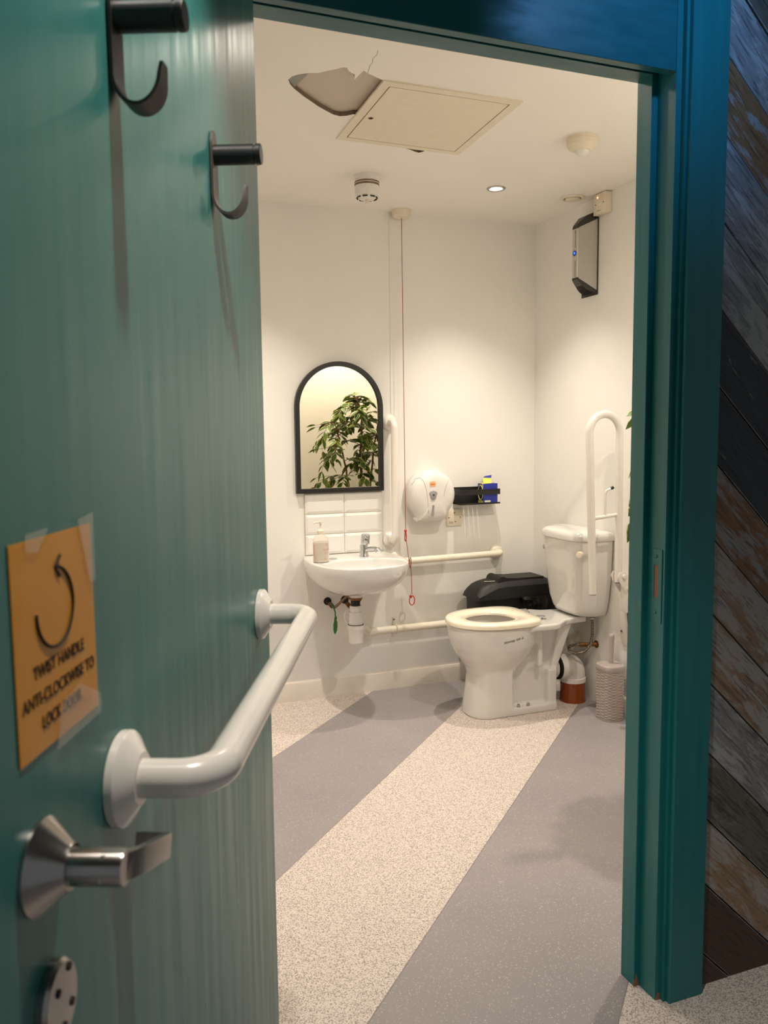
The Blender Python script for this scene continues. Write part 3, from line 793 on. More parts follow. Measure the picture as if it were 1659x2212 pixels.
# ------------------------------------------------------------------ mirror and tiles
mx0, mx1, mz0, ms = 0.984, 1.434, 1.031, 1.443
mc, mr = (mx0 + mx1) / 2, (mx1 - mx0) / 2
def arch(d, n=40):
    q = [(mx0 + d, mz0 + d), (mx1 - d, mz0 + d)]
    for k in range(n + 1):
        a = pi * k / n; q.append((mc + (mr - d) * cos(a), ms + (mr - d) * sin(a)))
    return q
t = thing('mirror', (mc, YB, mz0), 'arched mirror in a black frame above the basin', 'mirror')
b = B(); oa, ia = arch(0), arch(0.022)
rs = [[Vector((u, y, v)) for u, v in q] for q, y in ((oa, YB - 0.001), (oa, YB - 0.026), (arch(0.001), YB - 0.027), (arch(0.021), YB - 0.027), (ia, YB - 0.026), (ia, YB - 0.012))]
rings(b, rs, False, False); obj('frame', b, M['black'], t, smooth=30)
b = B(); prism(b, arch(0.018), XZ, YB - 0.015, YB - 0.002); obj('mirror_glass', b, M['mirror'], t, smooth=0)

b = B(); box(b, 1.026, 1.430, YB - 0.0062, YB - 0.0002, 0.724, 1.026, mi=1)
tw = (1.430 - 1.026) / 2
for i in range(2):
    for j in range(3):
        x0, x1 = 1.026 + tw * i + 0.0015, 1.026 + tw * (i + 1) - 0.0015; z0 = 0.724 + 0.1007 * j + 0.0015; z1 = z0 + 0.0977; e = 0.013
        def rr(d, y): return [Vector((x0 + d, y, z0 + d)), Vector((x1 - d, y, z0 + d)), Vector((x1 - d, y, z1 - d)), Vector((x0 + d, y, z1 - d))]
        rings(b, [rr(0, YB - 0.002), rr(0, YB - 0.0075), rr(e, YB - 0.0115)], False, True, mi=0)
tag(obj('tile_splashback', b, [M['tile'], M['grout']], base=(1.23, YB, 0.724), smooth=0), 'white glossy brick shaped wall tiles between mirror and basin', 'tiles')

# ------------------------------------------------------------------ basin
bx = 1.222
def basin_outline(s, yb=YB, seg=40):
    a, bb, n = 0.2335 * s, 0.300, 2.45; yc = 3.64
    P = []
    for k in range(seg + 1):
        t = pi + pi * k / seg
        x = bx + a * sup(t, n); y = yc - (bb * (1 - (1 - s) * 1.15)) * abs(sin(t)) ** (2.0 / n)
        P.append((x, y))
    P += [(bx + a * 0.985, 3.70), (bx + a * 0.95, 3.76), (bx + a * 0.87, yb), (bx - a * 0.87, yb), (bx - a * 0.95, 3.76), (bx - a * 0.985, 3.70)]
    return P
b = B()
rs = []
for k in range(41):
    q = k / 40; ang = q * pi / 2
    z = 0.552 + 0.150 * (1 - cos(ang)) ** 0.9; s_ = 0.12 + 0.88 * sin(ang) ** 0.85
    rs.append([Vector((x, y, z)) for x, y in basin_outline(s_)])
for z, s_ in ((0.715, 1.0), (0.7225, 0.995)): rs.append([Vector((x, y, z)) for x, y in basin_outline(s_)])
rings(b, rs)
lathe(b, [(0.032, 0), (0.034, 0.05), (0.03, 0.08)], (1.212, 3.60, 0.538), (0, 0, 1), 24)
cut = B()
rs = []
for z, s in ((0.590, 0.25), (0.605, 0.55), (0.63, 0.78), (0.66, 0.9), (0.69, 0.965), (0.71, 0.99), (0.74, 1.02)):
    rs.append([Vector((x, y, z)) for x, y in superell(1.222, 3.487, 0.195 * s, 0.128 * s, 2.3, 56)])
rings(cut, rs)
me = ceramic(b, [cut], 0.0036, 7, 'basin')
t = thing('basin', (bx, YB, 0.50), 'white ceramic hand basin on the back wall', 'basin')
link('bowl', me, M['cerm'], t, smooth=80)
b = B(); lathe(b, [(0.021, 0), (0.021, 0.002), (0.016, 0.0035), (0, 0.004)], (1.121, 3.671, 0.7225), (0, 0, 1), 24); obj('tap_hole_cover', b, M['chrome'], t)
b = B(); lathe(b, [(0.021, 0), (0.021, 0.002), (0.014, 0.003), (0, 0.003)], (1.222, 3.50, 0.5885), (0, 0, 1), 24); obj('waste_outlet', b, M['chrome'], t)

# mixer tap
tx, ty, tz = 1.285, 3.688, 0.7215
t = thing('mixer_tap', (tx, ty, tz), 'small chrome mixer tap on the rim of the basin', 'tap')
b = B(); lathe(b, [(0.023, 0), (0.023, 0.004), (0.020, 0.008), (0.0195, 0.055), (0.018, 0.060), (0, 0.060)], (tx, ty, tz), (0, 0, 1), 28)
obj('tap_body', b, M['chrome'], t)
b = B()
sp_ = [(tx + 0.005, ty - 0.005, tz + 0.030), (tx + 0.022, ty - 0.035, tz + 0.040), (tx + 0.036, ty - 0.066, tz + 0.044), (tx + 0.041, ty - 0.078, tz + 0.038)]
tube(b, fillet(sp_, 0.02, 5), 0.0115, 16); obj('spout', b, M['chrome'], t)
b = B(); lathe(b, [(0.0125, -0.010), (0.0135, -0.004), (0.0135, 0.008), (0, 0.009)], (tx + 0.042, ty - 0.079, tz + 0.038), (0.3, -0.5, -1), 20); obj('aerator', b, M['chrome'], t)
b = B(); lathe(b, [(0.0205, 0.063), (0.0215, 0.068), (0.0215, 0.105), (0.019, 0.111), (0, 0.113)], (tx, ty, tz), (0.06, -0.1, 1), 28)
box(b, tx - 0.006, tx + 0.006, ty - 0.050, ty, tz + 0.092, tz + 0.106, 0.004); obj('tap_lever', b, M['chrome'], t)

# soap bottle
sx_, sy_, sz_ = 1.044, 3.606, 0.7225
t = thing('soap_bottle', (sx_, sy_, sz_), 'clear pump bottle of milky soap on the left of the basin', 'soap bottle')
b = B(); lathe(b, [(0.034, 0), (0.037, 0.003), (0.0375, 0.09), (0.036, 0.105), (0.030, 0.119), (0.018, 0.128), (0.0145, 0.131), (0.0145, 0.136), (0, 0.136)], (sx_, sy_, sz_), (0, 0, 1), 36); obj('bottle', b, M['bottle'], t, smooth=60)
b = B(); lathe(b, [(0.033, 0.002), (0.0362, 0.004), (0.0362, 0.094), (0, 0.094)], (sx_, sy_, sz_), (0, 0, 1), 36); obj('soap', b, M['soap'], t, smooth=40)
b = B(); lathe(b, [(0.0165, 0.131), (0.0165, 0.147), (0.012, 0.151), (0.007, 0.153), (0.0045, 0.156), (0.0045, 0.180), (0.009, 0.181), (0.009, 0.190), (0, 0.191)], (sx_, sy_, sz_), (0, 0, 1), 24)
tube(b, [(sx_, sy_, sz_ + 0.186), (sx_ - 0.028, sy_ - 0.004, sz_ + 0.187), (sx_ - 0.034, sy_ - 0.005, sz_ + 0.183)], 0.0042, 10); obj('pump', b, M['cream'], t, smooth=40)
def wrap(body, size, ang0, z, sp=1.0):
    me = text_mesh(body, size, 0.0001, 'LEFT', sp)
    def fn(co):
        a = ang0 + co.x / 0.0381
        r = 0.0381 + co.z
        return Vector((sx_ + r * cos(a), sy_ + r * sin(a), sz_ + z + co.y))
    b = B(); t2 = bmesh.new(); t2.from_mesh(me); bmesh.ops.subdivide_edges(t2, edges=[e for e in t2.edges if e.calc_length() > 0.003], cuts=2); t2.to_mesh(me); t2.free()
    add_mesh(b, me, Matrix.Identity(4), fn); return b
b = wrap('CLEAN', 0.0115, radians(-92), 0.058, 1.25)
for z, w0, w1 in ((0.047, -80, -50), (0.043, -82, -52), (0.039, -78, -55)):
    for k in range(8):
        a0 = radians(w0 + (w1 - w0) * k / 8); a1 = a0 + radians((w1 - w0) / 8 * 0.6)
        plane(b, [(sx_ + 0.0381 * cos(a), sy_ + 0.0381 * sin(a), sz_ + zz) for a, zz in ((a0, z), (a1, z), (a1, z + 0.0014), (a0, z + 0.0014))])
for r0 in (0.0055,):
    P = []
    for k in range(61):
        a = 2 * pi * k / 60; rr_ = r0 * (1 + 0.35 * cos(4 * a)); ang = radians(-58) + rr_ * cos(a) / 0.0381
        P.append((sx_ + 0.0382 * cos(ang), sy_ + 0.0382 * sin(ang), sz_ + 0.084 + rr_ * sin(a)))
    tube(b, P, 0.0004, 5)
for k, (aa, zz) in enumerate(((-86, 0.017), (-80, 0.0215), (-75, 0.016), (-70, 0.020), (-66, 0.016), (-61, 0.019))):
    if k: tube(b, [last, (sx_ + 0.0382 * cos(radians(aa)), sy_ + 0.0382 * sin(radians(aa)), sz_ + zz)], 0.0006, 5)
    last = (sx_ + 0.0382 * cos(radians(aa)), sy_ + 0.0382 * sin(radians(aa)), sz_ + zz)
obj('lettering', b, M['pink'], t, smooth=0, label='pink print on the front')
b = B()
for z in [0.028 + 0.0042 * k for k in range(14)]:
    a0, a1 = radians(-172), radians(-160 + 5 * sin(z * 900))
    plane(b, [(sx_ + 0.0381 * cos(a), sy_ + 0.0381 * sin(a), q) for a, q in ((a0, sz_ + z), (a1, sz_ + z), (a1, sz_ + z + 0.0018), (a0, sz_ + z + 0.0018))])
obj('side_print', b, M['pink'], t, smooth=0, label='pink print on the left side')

# trap, pipes and tag under the basin
wx, wy = 1.208, 3.60
t = thing('bottle_trap', (wx, wy, 0.32), 'white plastic bottle trap under the basin', 'trap')
b = B(); lathe(b, [(0.034, 0.0), (0.034, -0.005), (0.030, -0.010), (0.0, -0.010)], (wx, wy, 0.541), (0, 0, 1), 28); obj('rusty_collar', b, M['brass'], t, label='rusty brown collar')
b = B(); lathe(b, [(0.0225, 0.0), (0.0225, -0.03), (0, -0.036)], (wx, wy, 0.533), (0, 0, 1), 24); obj('tailpiece', b, M['rubber'], t, label='black tailpiece')
b = B(); lathe(b, [(0.0265, 0.478), (0.028, 0.474), (0.028, 0.456), (0.025, 0.450), (0.031, 0.446), (0.034, 0.392), (0.034, 0.388), (0, 0.388)][::-1], (wx, wy, 0.024), (0, 0, 1), 32)
lathe(b, [(0.0395, 0.386), (0.0395, 0.366), (0.036, 0.360), (0.034, 0.300), (0.031, 0.296), (0, 0.296)][::-1], (wx, wy, 0.024), (0, 0, 1), 32)
obj('trap_body', b, M['white'], t, smooth=30)
b = B(); lathe(b, [(0.0375, 0.3855), (0.0375, 0.3885)], (wx, wy, 0.024), (0, 0, 1), 32); obj('seal', b, M['char'], t)
b = B(); P = []
for k in range(25):
    a = radians(90 + 190 * k / 24); P.append((wx - 0.030 + 0.022 * cos(a), wy + 0.01, 0.451 + 0.030 * sin(a)))
tube(b, P, 0.0045, 10); obj('vent_loop', b, M['white'], t)
t = thing('waste_pipe', (1.7, YB - 0.04, 0.32), 'cream waste pipe running along the wall low behind the toilet', 'pipe')
b = B(); tube(b, fillet([(wx + 0.02, wy + 0.02, 0.372), (wx + 0.07, wy + 0.09, 0.366), (1.33, YB - 0.042, 0.318), (1.45, YB - 0.042, 0.319), (2.22, YB - 0.042, 0.322)], 0.05, 6), [0.022] * 40 if False else 0.0195, 20); obj('pipe', b, M['creampipe'], t, smooth=60)
b = B(); tube(b, [(1.325, YB - 0.046, 0.3165), (1.375, YB - 0.042, 0.3187)], 0.0235, 22); obj('pipe_socket', b, M['creampipe'], t)
b = B(); P = []
for k in range(19):
    a = radians(100 - 250 * k / 18); P.append((1.487, YB - 0.042 - 0.0225 * sin(a) * 0 + 0.0222 * -cos(a), 0.319 + 0.0222 * sin(a)))
tube(b, P, 0.0035, 8); box(b, 1.482, 1.492, YB - 0.010, YB, 0.318, 0.372, 0.002)
obj('pipe_clip', b, M['cream'], t)
b = B(); lathe(b, [(0.004, 0), (0.004, 0.002), (0, 0.002)], (1.487, YB - 0.0098, 0.362), (0, -1, 0), 12); obj('screw', b, M['char'], t)

def supply(pts, label, tail):
    t = thing('water_supply_pipe', pts[0], label, 'pipe', 'water pipes under the basin')
    b = B(); tube(b, fillet(pts, 0.02, 6), 0.0068, 14); obj('pipe', b, M['copper'], t, smooth=60)
    b = B(); lathe(b, [(0.020, 0), (0.020, 0.003), (0.013, 0.004), (0.013, 0.022), (0.010, 0.024), (0, 0.024)], pts[0], (0, -1, 0), 18); obj('pipe_collar', b, M['rubber'], t)
    b = B(); lathe(b, [(0.0115, -0.016), (0.0115, 0.016)], Vector(pts[1]) * 0.55 + Vector(pts[0]) * 0.45, (0.1, -1, -0.25), 6); obj('nut', b, M['brass'], t, smooth=20)
supply([(1.135, YB, 0.486), (1.146, YB - 0.075, 0.464), (1.205, YB - 0.105, 0.525), (1.240, YB - 0.11, 0.566)], 'dull copper water pipe with a green tag under the basin', 0)
supply([(1.225, YB, 0.486), (1.236, YB - 0.075, 0.452), (1.275, YB - 0.105, 0.505), (1.285, YB - 0.11, 0.566)], 'dull copper water pipe beside the bottle trap', 0)
t = thing('pipe_tag', (1.146, YB - 0.07, 0.455), 'green plastic tag hanging from the left water pipe', 'tag')
b = B(); tube(b, fillet([(1.139, YB - 0.055, 0.482), (1.142, YB - 0.084, 0.468), (1.150, YB - 0.080, 0.445), (1.150, YB - 0.080, 0.425)], 0.008, 5), 0.0035, 8); obj('tie', b, M['green'], t)
b = B(); prism(b, [(1.150, 0.428), (1.157, 0.424), (1.158, 0.412), (1.154, 0.407), (1.1595, 0.398), (1.1605, 0.378), (1.157, 0.352), (1.149, 0.336), (1.1435, 0.338), (1.139, 0.356), (1.139, 0.384), (1.146, 0.405), (1.145, 0.418)], XZ, YB - 0.083, YB - 0.078, bev=0.001)
obj('tag_plate', b, M['green'], t, smooth=30)

# ------------------------------------------------------------------ toilet roll dispenser, shelf, carton, socket
dx, dz = 1.674, 1.006
t = thing('toilet_roll_dispenser', (dx, YB, 0.865), 'round white jumbo toilet roll dispenser on the back wall', 'dispenser')
def disp_ring(r, y, cx, cz, foot):
    P = []
    n = 64
    for k in range(n):
        a = 2 * pi * k / n - pi / 2
        x = r * cos(a); z = r * sin(a)
        P.append((x, z))
    out = []
    for x, z in P:
        if z < -0.55 * r:       # run the sides down into the flat foot
            w = r * 0.60; f = min(1.0, (-z / r - 0.55) / 0.45)
            x2 = math.copysign(max(abs(x), w * 0.99) if abs(x) > w * 0.55 else abs(x) * 1.55, x); x2 = max(-w * 1.28, min(w * 1.28, x2))
            xs = math.copysign(0.835 * r + (w - 0.835 * r) * min(1, f * 1.5), x)
            x = xs if abs(x) > 0.28 * r else x * (w / (0.28 * r)) * 0.999
            z = max(z - 0.10 * r * f, -foot)
            if abs(P[0][0]) < 0: pass
        out.append(Vector((cx + x, y, cz + z)))
    return out
b = B()
rings(b, [disp_ring(0.123, YB, dx, dz, 0.136), disp_ring(0.127, YB - 0.012, dx, dz, 0.138), disp_ring(0.127, YB - 0.030, dx, dz, 0.138)]); obj('back_shell', b, M['white'], t, smooth=40)
b = B()
DR = [(0.1255, 0.031, 0.138), (0.1262, 0.058, 0.138), (0.1225, 0.084, 0.137), (0.116, 0.101, 0.135), (0.106, 0.1135, 0.132), (0.092, 0.1205, 0.125), (0.07, 0.1245, 0.105), (0.04, 0.126, 0.06)]
rings(b, [disp_ring(r, YB - d, dx, dz, ft) for r, d, ft in DR])
cov = obj('cover', b, M['white'], t, smooth=60)
def surf(x, z):
    r = max(sqrt(x * x + z * z), 0.0)
    if z < -0.07: r = max(abs(x) / 0.72, -z * 0.80)
    for (r0, d0, _), (r1, d1, _) in zip(DR, DR[1:]):
        if r >= r1: q = min(1, max(0, (r0 - r) / (r0 - r1 + 1e-9))); return d0 + (d1 - d0) * q
    return 0.126
def seam(pts):
    b = B(); P = []
    for (x0, z0), (x1, z1) in zip(pts, pts[1:]):
        for k in range(6):
            x, z = x0 + (x1 - x0) * k / 6, z0 + (z1 - z0) * k / 6; P.append(Vector((dx + x, YB - surf(x, z) + 0.0006, dz + z)))
    tube(b, P, 0.0013, 6); obj('cover_seam', b, M['greylock'], cov, smooth=60, label='thin grey joint line')
seam([(-0.112, 0.052), (-0.092, 0.082), (-0.076, 0.087), (-0.064, 0.073), (-0.054, 0.040), (-0.046, 0.0), (-0.041, -0.05), (-0.039, -0.100)])
seam([(0.080, 0.078), (0.068, 0.062), (0.052, 0.026), (0.044, -0.012)])
yF = YB - 0.1258
b = B(); prism(b, rrect(dx - 0.031, dx - 0.001, dz + 0.044, dz + 0.068, 0.004), XZ, yF - 0.0012, yF + 0.001); lb = obj('maker_label', b, M['orange'], t, smooth=0, label='small orange label')
b = B()
for k in range(7): box(b, dx - 0.0285 + 0.0037 * k, dx - 0.0258 + 0.0037 * k, yF - 0.0017, yF - 0.001, dz + 0.0525, dz + 0.0575)
obj('label_print', b, M['orangeink'], lb, smooth=0)
b = B(); prism(b, [(dx - 0.036, dz + 0.010), (dx - 0.030, dz + 0.018), (dx - 0.014, dz + 0.023), (dx + 0.002, dz + 0.018), (dx + 0.008, dz + 0.010), (dx + 0.002, dz - 0.004), (dx - 0.002, dz - 0.020), (dx - 0.014, dz - 0.025), (dx - 0.026, dz - 0.020), (dx - 0.030, dz - 0.004)], XZ, yF - 0.004, yF + 0.001, bev=0.0012); lo = obj('lock', b, M['greylock'], t, smooth=30)
b = B(); lathe(b, [(0.0045, 0), (0.0045, 0.0008), (0, 0.0008)], (dx - 0.013, yF - 0.004, dz + 0.001), (0, -1, 0), 14); obj('keyhole', b, M['dark'], lo)
b = B(); prism(b, [(dx - 0.023, dz - 0.108), (dx - 0.011, dz - 0.106), (dx - 0.007, dz - 0.050), (dx - 0.019, dz - 0.051)], XZ, yF - 0.0008, yF + 0.001); obj('level_window', b, M['greylock'], t, smooth=0, label='dark grey level window')
b = B(); lathe(b, [(0.012, -0.018), (0.012, 0.018)], (dx - 0.072, YB - 0.05, dz - 0.126), (0, 1, 0), 18); obj('latch', b, M['white'], t)

t = thing('wall_shelf', (1.945, YB, 0.94), 'narrow black metal shelf with a front band on the back wall', 'shelf')
x0, x1, y0 = 1.829, 2.062, 3.736
b = B(); box(b, x0, x1, YB - 0.002, YB, 0.944, 1.032); obj('back_plate', b, M['black'], t, smooth=0)
b = B()
slots = [1.890, 1.915, 1.940, 1.965, 1.990]; sw = 0.0038
edges = [x0] + [v for s in slots for v in (s - sw / 2, s + sw / 2)] + [x1]
for k in range(0, len(edges), 2): box(b, edges[k], edges[k + 1], y0 + 0.014, YB - 0.012, 0.9445, 0.9465)
box(b, x0, x1, y0, y0 + 0.014, 0.9445, 0.9465); box(b, x0, x1, YB - 0.012, YB, 0.9445, 0.9465); box(b, x0, x1, y0, y0 + 0.002, 0.9445, 0.953)
obj('shelf_floor', b, M['black'], t, smooth=0)
b = B(); box(b, x0, x1, y0, y0 + 0.002, 0.994, 1.022); box(b, x0, x0 + 0.002, y0 + 0.002, YB - 0.002, 0.994, 1.026); box(b, x1 - 0.002, x1, y0 + 0.002, YB - 0.002, 0.994, 1.022)
obj('guard_band', b, M['black'], t, smooth=0)

t = thing('carton', (2.015, 3.78, 0.947), 'opened blue carton with yellow print on the black shelf', 'carton')
bxw = (1.968, 2.052, 3.747, 3.806, 0.947, 1.050)
b = B()
X0, X1, Y0, Y1, Z0, Z1 = bxw
box(b, X0, X1, Y0, Y1, Z0, Z1); obj('carton_body', b, M['blue'], t, smooth=0)
b = B(); prism(b, [(X0, Z1 - 0.001), (X0 + 0.052, Z1 + 0.002), (X0 + 0.052, Z1 + 0.003), (X0, Z1 + 0.0005)], XZ, Y0 + 0.002, Y1 - 0.004)
rings(b, [[(X0 + 0.004, Y0 + 0.004, Z1), (X0 + 0.05, Y0 + 0.004, Z1), (X0 + 0.05, Y0 + 0.005, Z1 + 0.001), (X0 + 0.004, Y0 + 0.005, Z1 + 0.001)], [(X0 + 0.018, Y0 + 0.036, Z1 + 0.028), (X0 + 0.062, Y0 + 0.030, Z1 + 0.026), (X0 + 0.062, Y0 + 0.031, Z1 + 0.027), (X0 + 0.018, Y0 + 0.037, Z1 + 0.029)]])
fl = obj('flap', b, M['yellow'], t, smooth=0, label='pale yellow end of the open flap')
b = B(); rings(b, [[(X0 + 0.018, Y0 + 0.036, Z1 + 0.0275), (X0 + 0.062, Y0 + 0.030, Z1 + 0.0255), (X0 + 0.062, Y0 + 0.031, Z1 + 0.0265), (X0 + 0.018, Y0 + 0.037, Z1 + 0.0285)], [(X0 + 0.034, Y0 + 0.048, Z1 + 0.036), (X0 + 0.070, Y0 + 0.040, Z1 + 0.041), (X0 + 0.070, Y0 + 0.041, Z1 + 0.042), (X0 + 0.034, Y0 + 0.049, Z1 + 0.037)]]); obj('flap', b, M['blue'], t, smooth=0)
b = B(); P = []
for k in range(33):
    a = 2 * pi * k / 32; P.append((X0 - 0.0006, 3.776 + 0.026 * cos(a), 1.003 + 0.038 * sin(a)))
tube(b, P, 0.0022, 6); prism(b, [(3.749, 0.948), (3.804, 0.948), (3.804, 0.962), (3.749, 0.962)], YZ, X0 - 0.0006, X0)
prism(b, [(3.7475, 1.03), (3.757, 1.03), (3.757, 1.05), (3.7475, 1.05)], YZ, X0 - 0.0006, X0)
obj('emblem', b, M['yellow'], t, smooth=0, label='pale yellow oval print')
b = B(); prism(b, superell(3.776, 1.003, 0.024, 0.036, 2, 24), YZ, X0 - 0.0004, X0); obj('emblem_panel', b, M['bluedark'], t, smooth=0)
b = B(); box(b, X0 + 0.008, X0 + 0.043, Y0 - 0.0006, Y0, Z0 + 0.006, Z0 + 0.016); obj('printed_panel', b, M['pale'], t, smooth=0, label='small white print panel')

t = thing('blank_socket_plate', (1.833, YB, 0.83), 'cream wall socket plate below the toilet roll dispenser', 'socket')
b = B(); prism(b, rrect(1.789, 1.877, 0.831, 0.917, 0.006), XZ, YB - 0.010, YB, bev=0.002); pl = obj('plate', b, M['cream'], t, smooth=30)
for x, z in ((1.801, 0.874), (1.866, 0.875), (1.832, 0.898), (1.838, 0.852)):
    b = B(); lathe(b, [(0.003, 0), (0.003, 0.0008), (0, 0.0008)], (x, YB - 0.0101, z), (0, -1, 0), 12); obj('screw', b, M['char'], pl)
b = B()
for a in (0.842, 0.8465, 0.851): box(b, 1.806, 1.822, YB - 0.0108, YB - 0.010, a, a + 0.0018)
box(b, 1.804, 1.806, YB - 0.0108, YB - 0.010, 0.842, 0.8528); box(b, 1.822, 1.824, YB - 0.0108, YB - 0.010, 0.842, 0.8528)
obj('marking', b, M['greylock'], pl, smooth=0)

# ------------------------------------------------------------------ toilet
cy = 3.315
t = thing('toilet', (1.86, cy, 0), 'white close coupled toilet against the right wall', 'toilet')
def ov(xf, xb, hw, z, n=2.3, seg=52):
    return [Vector((x, y, z)) for x, y in superell((xf + xb) / 2, cy, (xb - xf) / 2, hw, n, seg)]
def body():
    b = B()
    rings(b, [ov(1.672, 1.87, 0.095, 0.10), ov(1.670, 1.89, 0.104, 0.19), ov(1.660, 1.91, 0.114, 0.225), ov(1.640, 1.94, 0.130, 0.255), ov(1.612, 1.97, 0.150, 0.29), ov(1.592, 1.99, 0.166, 0.33), ov(1.580, 2.005, 0.174, 0.375), ov(1.575, 2.012, 0.178, 0.41), ov(1.576, 2.012, 0.178, 0.434)])
    rings(b, [ov(1.648, 1.90, 0.112, 0.0, 2.7), ov(1.651, 1.90, 0.111, 0.03, 2.7), ov(1.665, 1.89, 0.107, 0.12, 2.7), ov(1.674, 1.88, 0.105, 0.19, 2.7), ov(1.672, 1.88, 0.108, 0.24, 2.7)])
    box(b, 1.76, 2.082, cy - 0.110, cy + 0.110, 0.0, 0.036)
    box(b, 1.76, 1.842, cy - 0.109, cy + 0.109, 0.0, 0.236)
    box(b, 1.76, 2.05, cy - 0.060, cy + 0.060, 0.0, 0.23)
    box(b, 2.034, 2.082, cy - 0.104, cy + 0.104, 0.0, 0.20)
    tube(b, fillet([(1.80, cy, 0.22), (1.90, cy, 0.255), (1.99, cy, 0.245), (2.03, cy, 0.19), (2.075, cy, 0.18)], 0.06, 6), 0.066, 24)
    deck = [(1.90, -0.172), (1.98, -0.177), (2.03, -0.180), (2.055, -0.170), (2.085, -0.146), (2.12, -0.117), (2.17, -0.105), (2.245, -0.100)]
    pl = [(x, cy + y) for x, y in deck] + [(x, cy - y) for x, y in reversed(deck)]
    prism(b, pl, XY, 0.408, 0.436)
    for s in (-1, 1):
        yy = cy + s * 0.080
        prism(b, [(2.10, 0.412), (2.172, 0.412), (2.086, 0.19), (2.055, 0.19)], XZ, yy - 0.011, yy + 0.011)
        prism(b, [(1.975, 0.412), (2.002, 0.412), (2.00, 0.22), (1.975, 0.22)], XZ, yy - 0.030, yy + 0.030)
    prism(b, [(1.94, 0.412), (2.11, 0.412), (2.07, 0.20), (1.94, 0.20)], XZ, cy - 0.065, cy + 0.065)
    return b
cut1 = B(); rings(cut1, [ov(1.72, 1.84, 0.05, 0.20), ov(1.69, 1.88, 0.085, 0.26), ov(1.665, 1.905, 0.108, 0.32), ov(1.645, 1.92, 0.122, 0.37), ov(1.625, 1.935, 0.130, 0.405), ov(1.62, 1.94, 0.132, 0.46)])
cut2 = B(); box(cut2, 1.852, 2.026, cy - 0.15, cy - 0.066, 0.038, 0.20, 0.012)
cut3 = B()
for xa, xb2, za, zb in ((1.757, 1.812, 0.372, 0.378), (1.818, 1.842, 0.380, 0.384), (1.848, 1.858, 0.382, 0.386)):
    yy = cy - 0.172
    prism(cut3, [(xa, za - 0.006), (xb2, zb - 0.006), (xb2, zb + 0.006), (xa, za + 0.006)], XZ, yy - 0.03, yy + 0.010)
me = ceramic(body(), [cut1, cut2], 0.0048, 8, 'pan', 0.0044)
# the narrow slots are cut after the edges are softened
o = bpy.data.objects.new('tmp', me); COL.objects.link(o); co = temp(cut3, 'cut')
bo = o.modifiers.new('b', 'BOOLEAN'); bo.operation = 'DIFFERENCE'; bo.object = co; bo.solver = 'EXACT'
me = bake(o); bpy.data.objects.remove(o); bpy.data.objects.remove(co)
pan = link('pan', me, M['cerm'], t, smooth=60)
for x in (1.878, 1.930):
    b = B(); lathe(b, [(0.009, 0), (0.009, 0.003), (0.0065, 0.004), (0.0065, 0.011), (0.004, 0.013), (0, 0.0135)], (x, cy - 0.094, 0.037), (0, 0, 1), 12); obj('floor_bolt', b, M['steel'], pan, smooth=30)
b = B(); lathe(b, [(0.075, 0), (0.095, 0.02), (0, 0.021)], (1.78, cy, 0.262), (0, 0, 1), 24, sx=1.0, sy=0.9)
b.free()
# seat ring
def seat_out(k, seg=72):
    a = 2 * pi * k / seg; c, s = cos(a), sin(a)
    if c <= 0: x = 1.80 + 0.236 * sup(a, 2.15)
    else: x = 1.80 + 0.185 * sup(a, 6.0)
    n = 2.15 if c <= 0 else 4.2
    y = 0.187 * math.copysign(abs(s) ** (2 / n), s)
    if c > 0: y *= 1 - 0.10 * max(0, (x - 1.87) / 0.115)
    return x, cy + y
def seat_in(k, seg=72):
    a = 2 * pi * k / seg; return 1.778 + 0.118 * sup(a, 2.1), cy + 0.108 * sup(a - pi / 2, 2.1)
b = B(); prof = [(0.0, 0.437), (0.0, 0.450), (0.03, 0.457), (0.10, 0.4605), (0.45, 0.462), (0.75, 0.460), (0.90, 0.456), (1.0, 0.447), (1.0, 0.438)]
rs = []
for k in range(72):
    o_, i_ = seat_out(k), seat_in(k)
    rs.append([Vector((o_[0] + (i_[0] - o_[0]) * f, o_[1] + (i_[1] - o_[1]) * f, z)) for f, z in prof])
rs.append(rs[0]); rings(b, rs, False, False)
seat = obj('seat', b, M['seat'], t, smooth=50)
for y in (-0.075, 0.075):
    b = B(); tube(b, [(1.975, cy + y, 0.452), (2.012, cy + y, 0.452), (2.024, cy + y, 0.446)], 0.007, 12); lathe(b, [(0.013, 0), (0.013, 0.004), (0.006, 0.006), (0.006, 0.018), (0, 0.018)], (2.022, cy + y, 0.436), (0, 0, 1), 16)
    obj('seat_hinge', b, M['chrome'], seat)
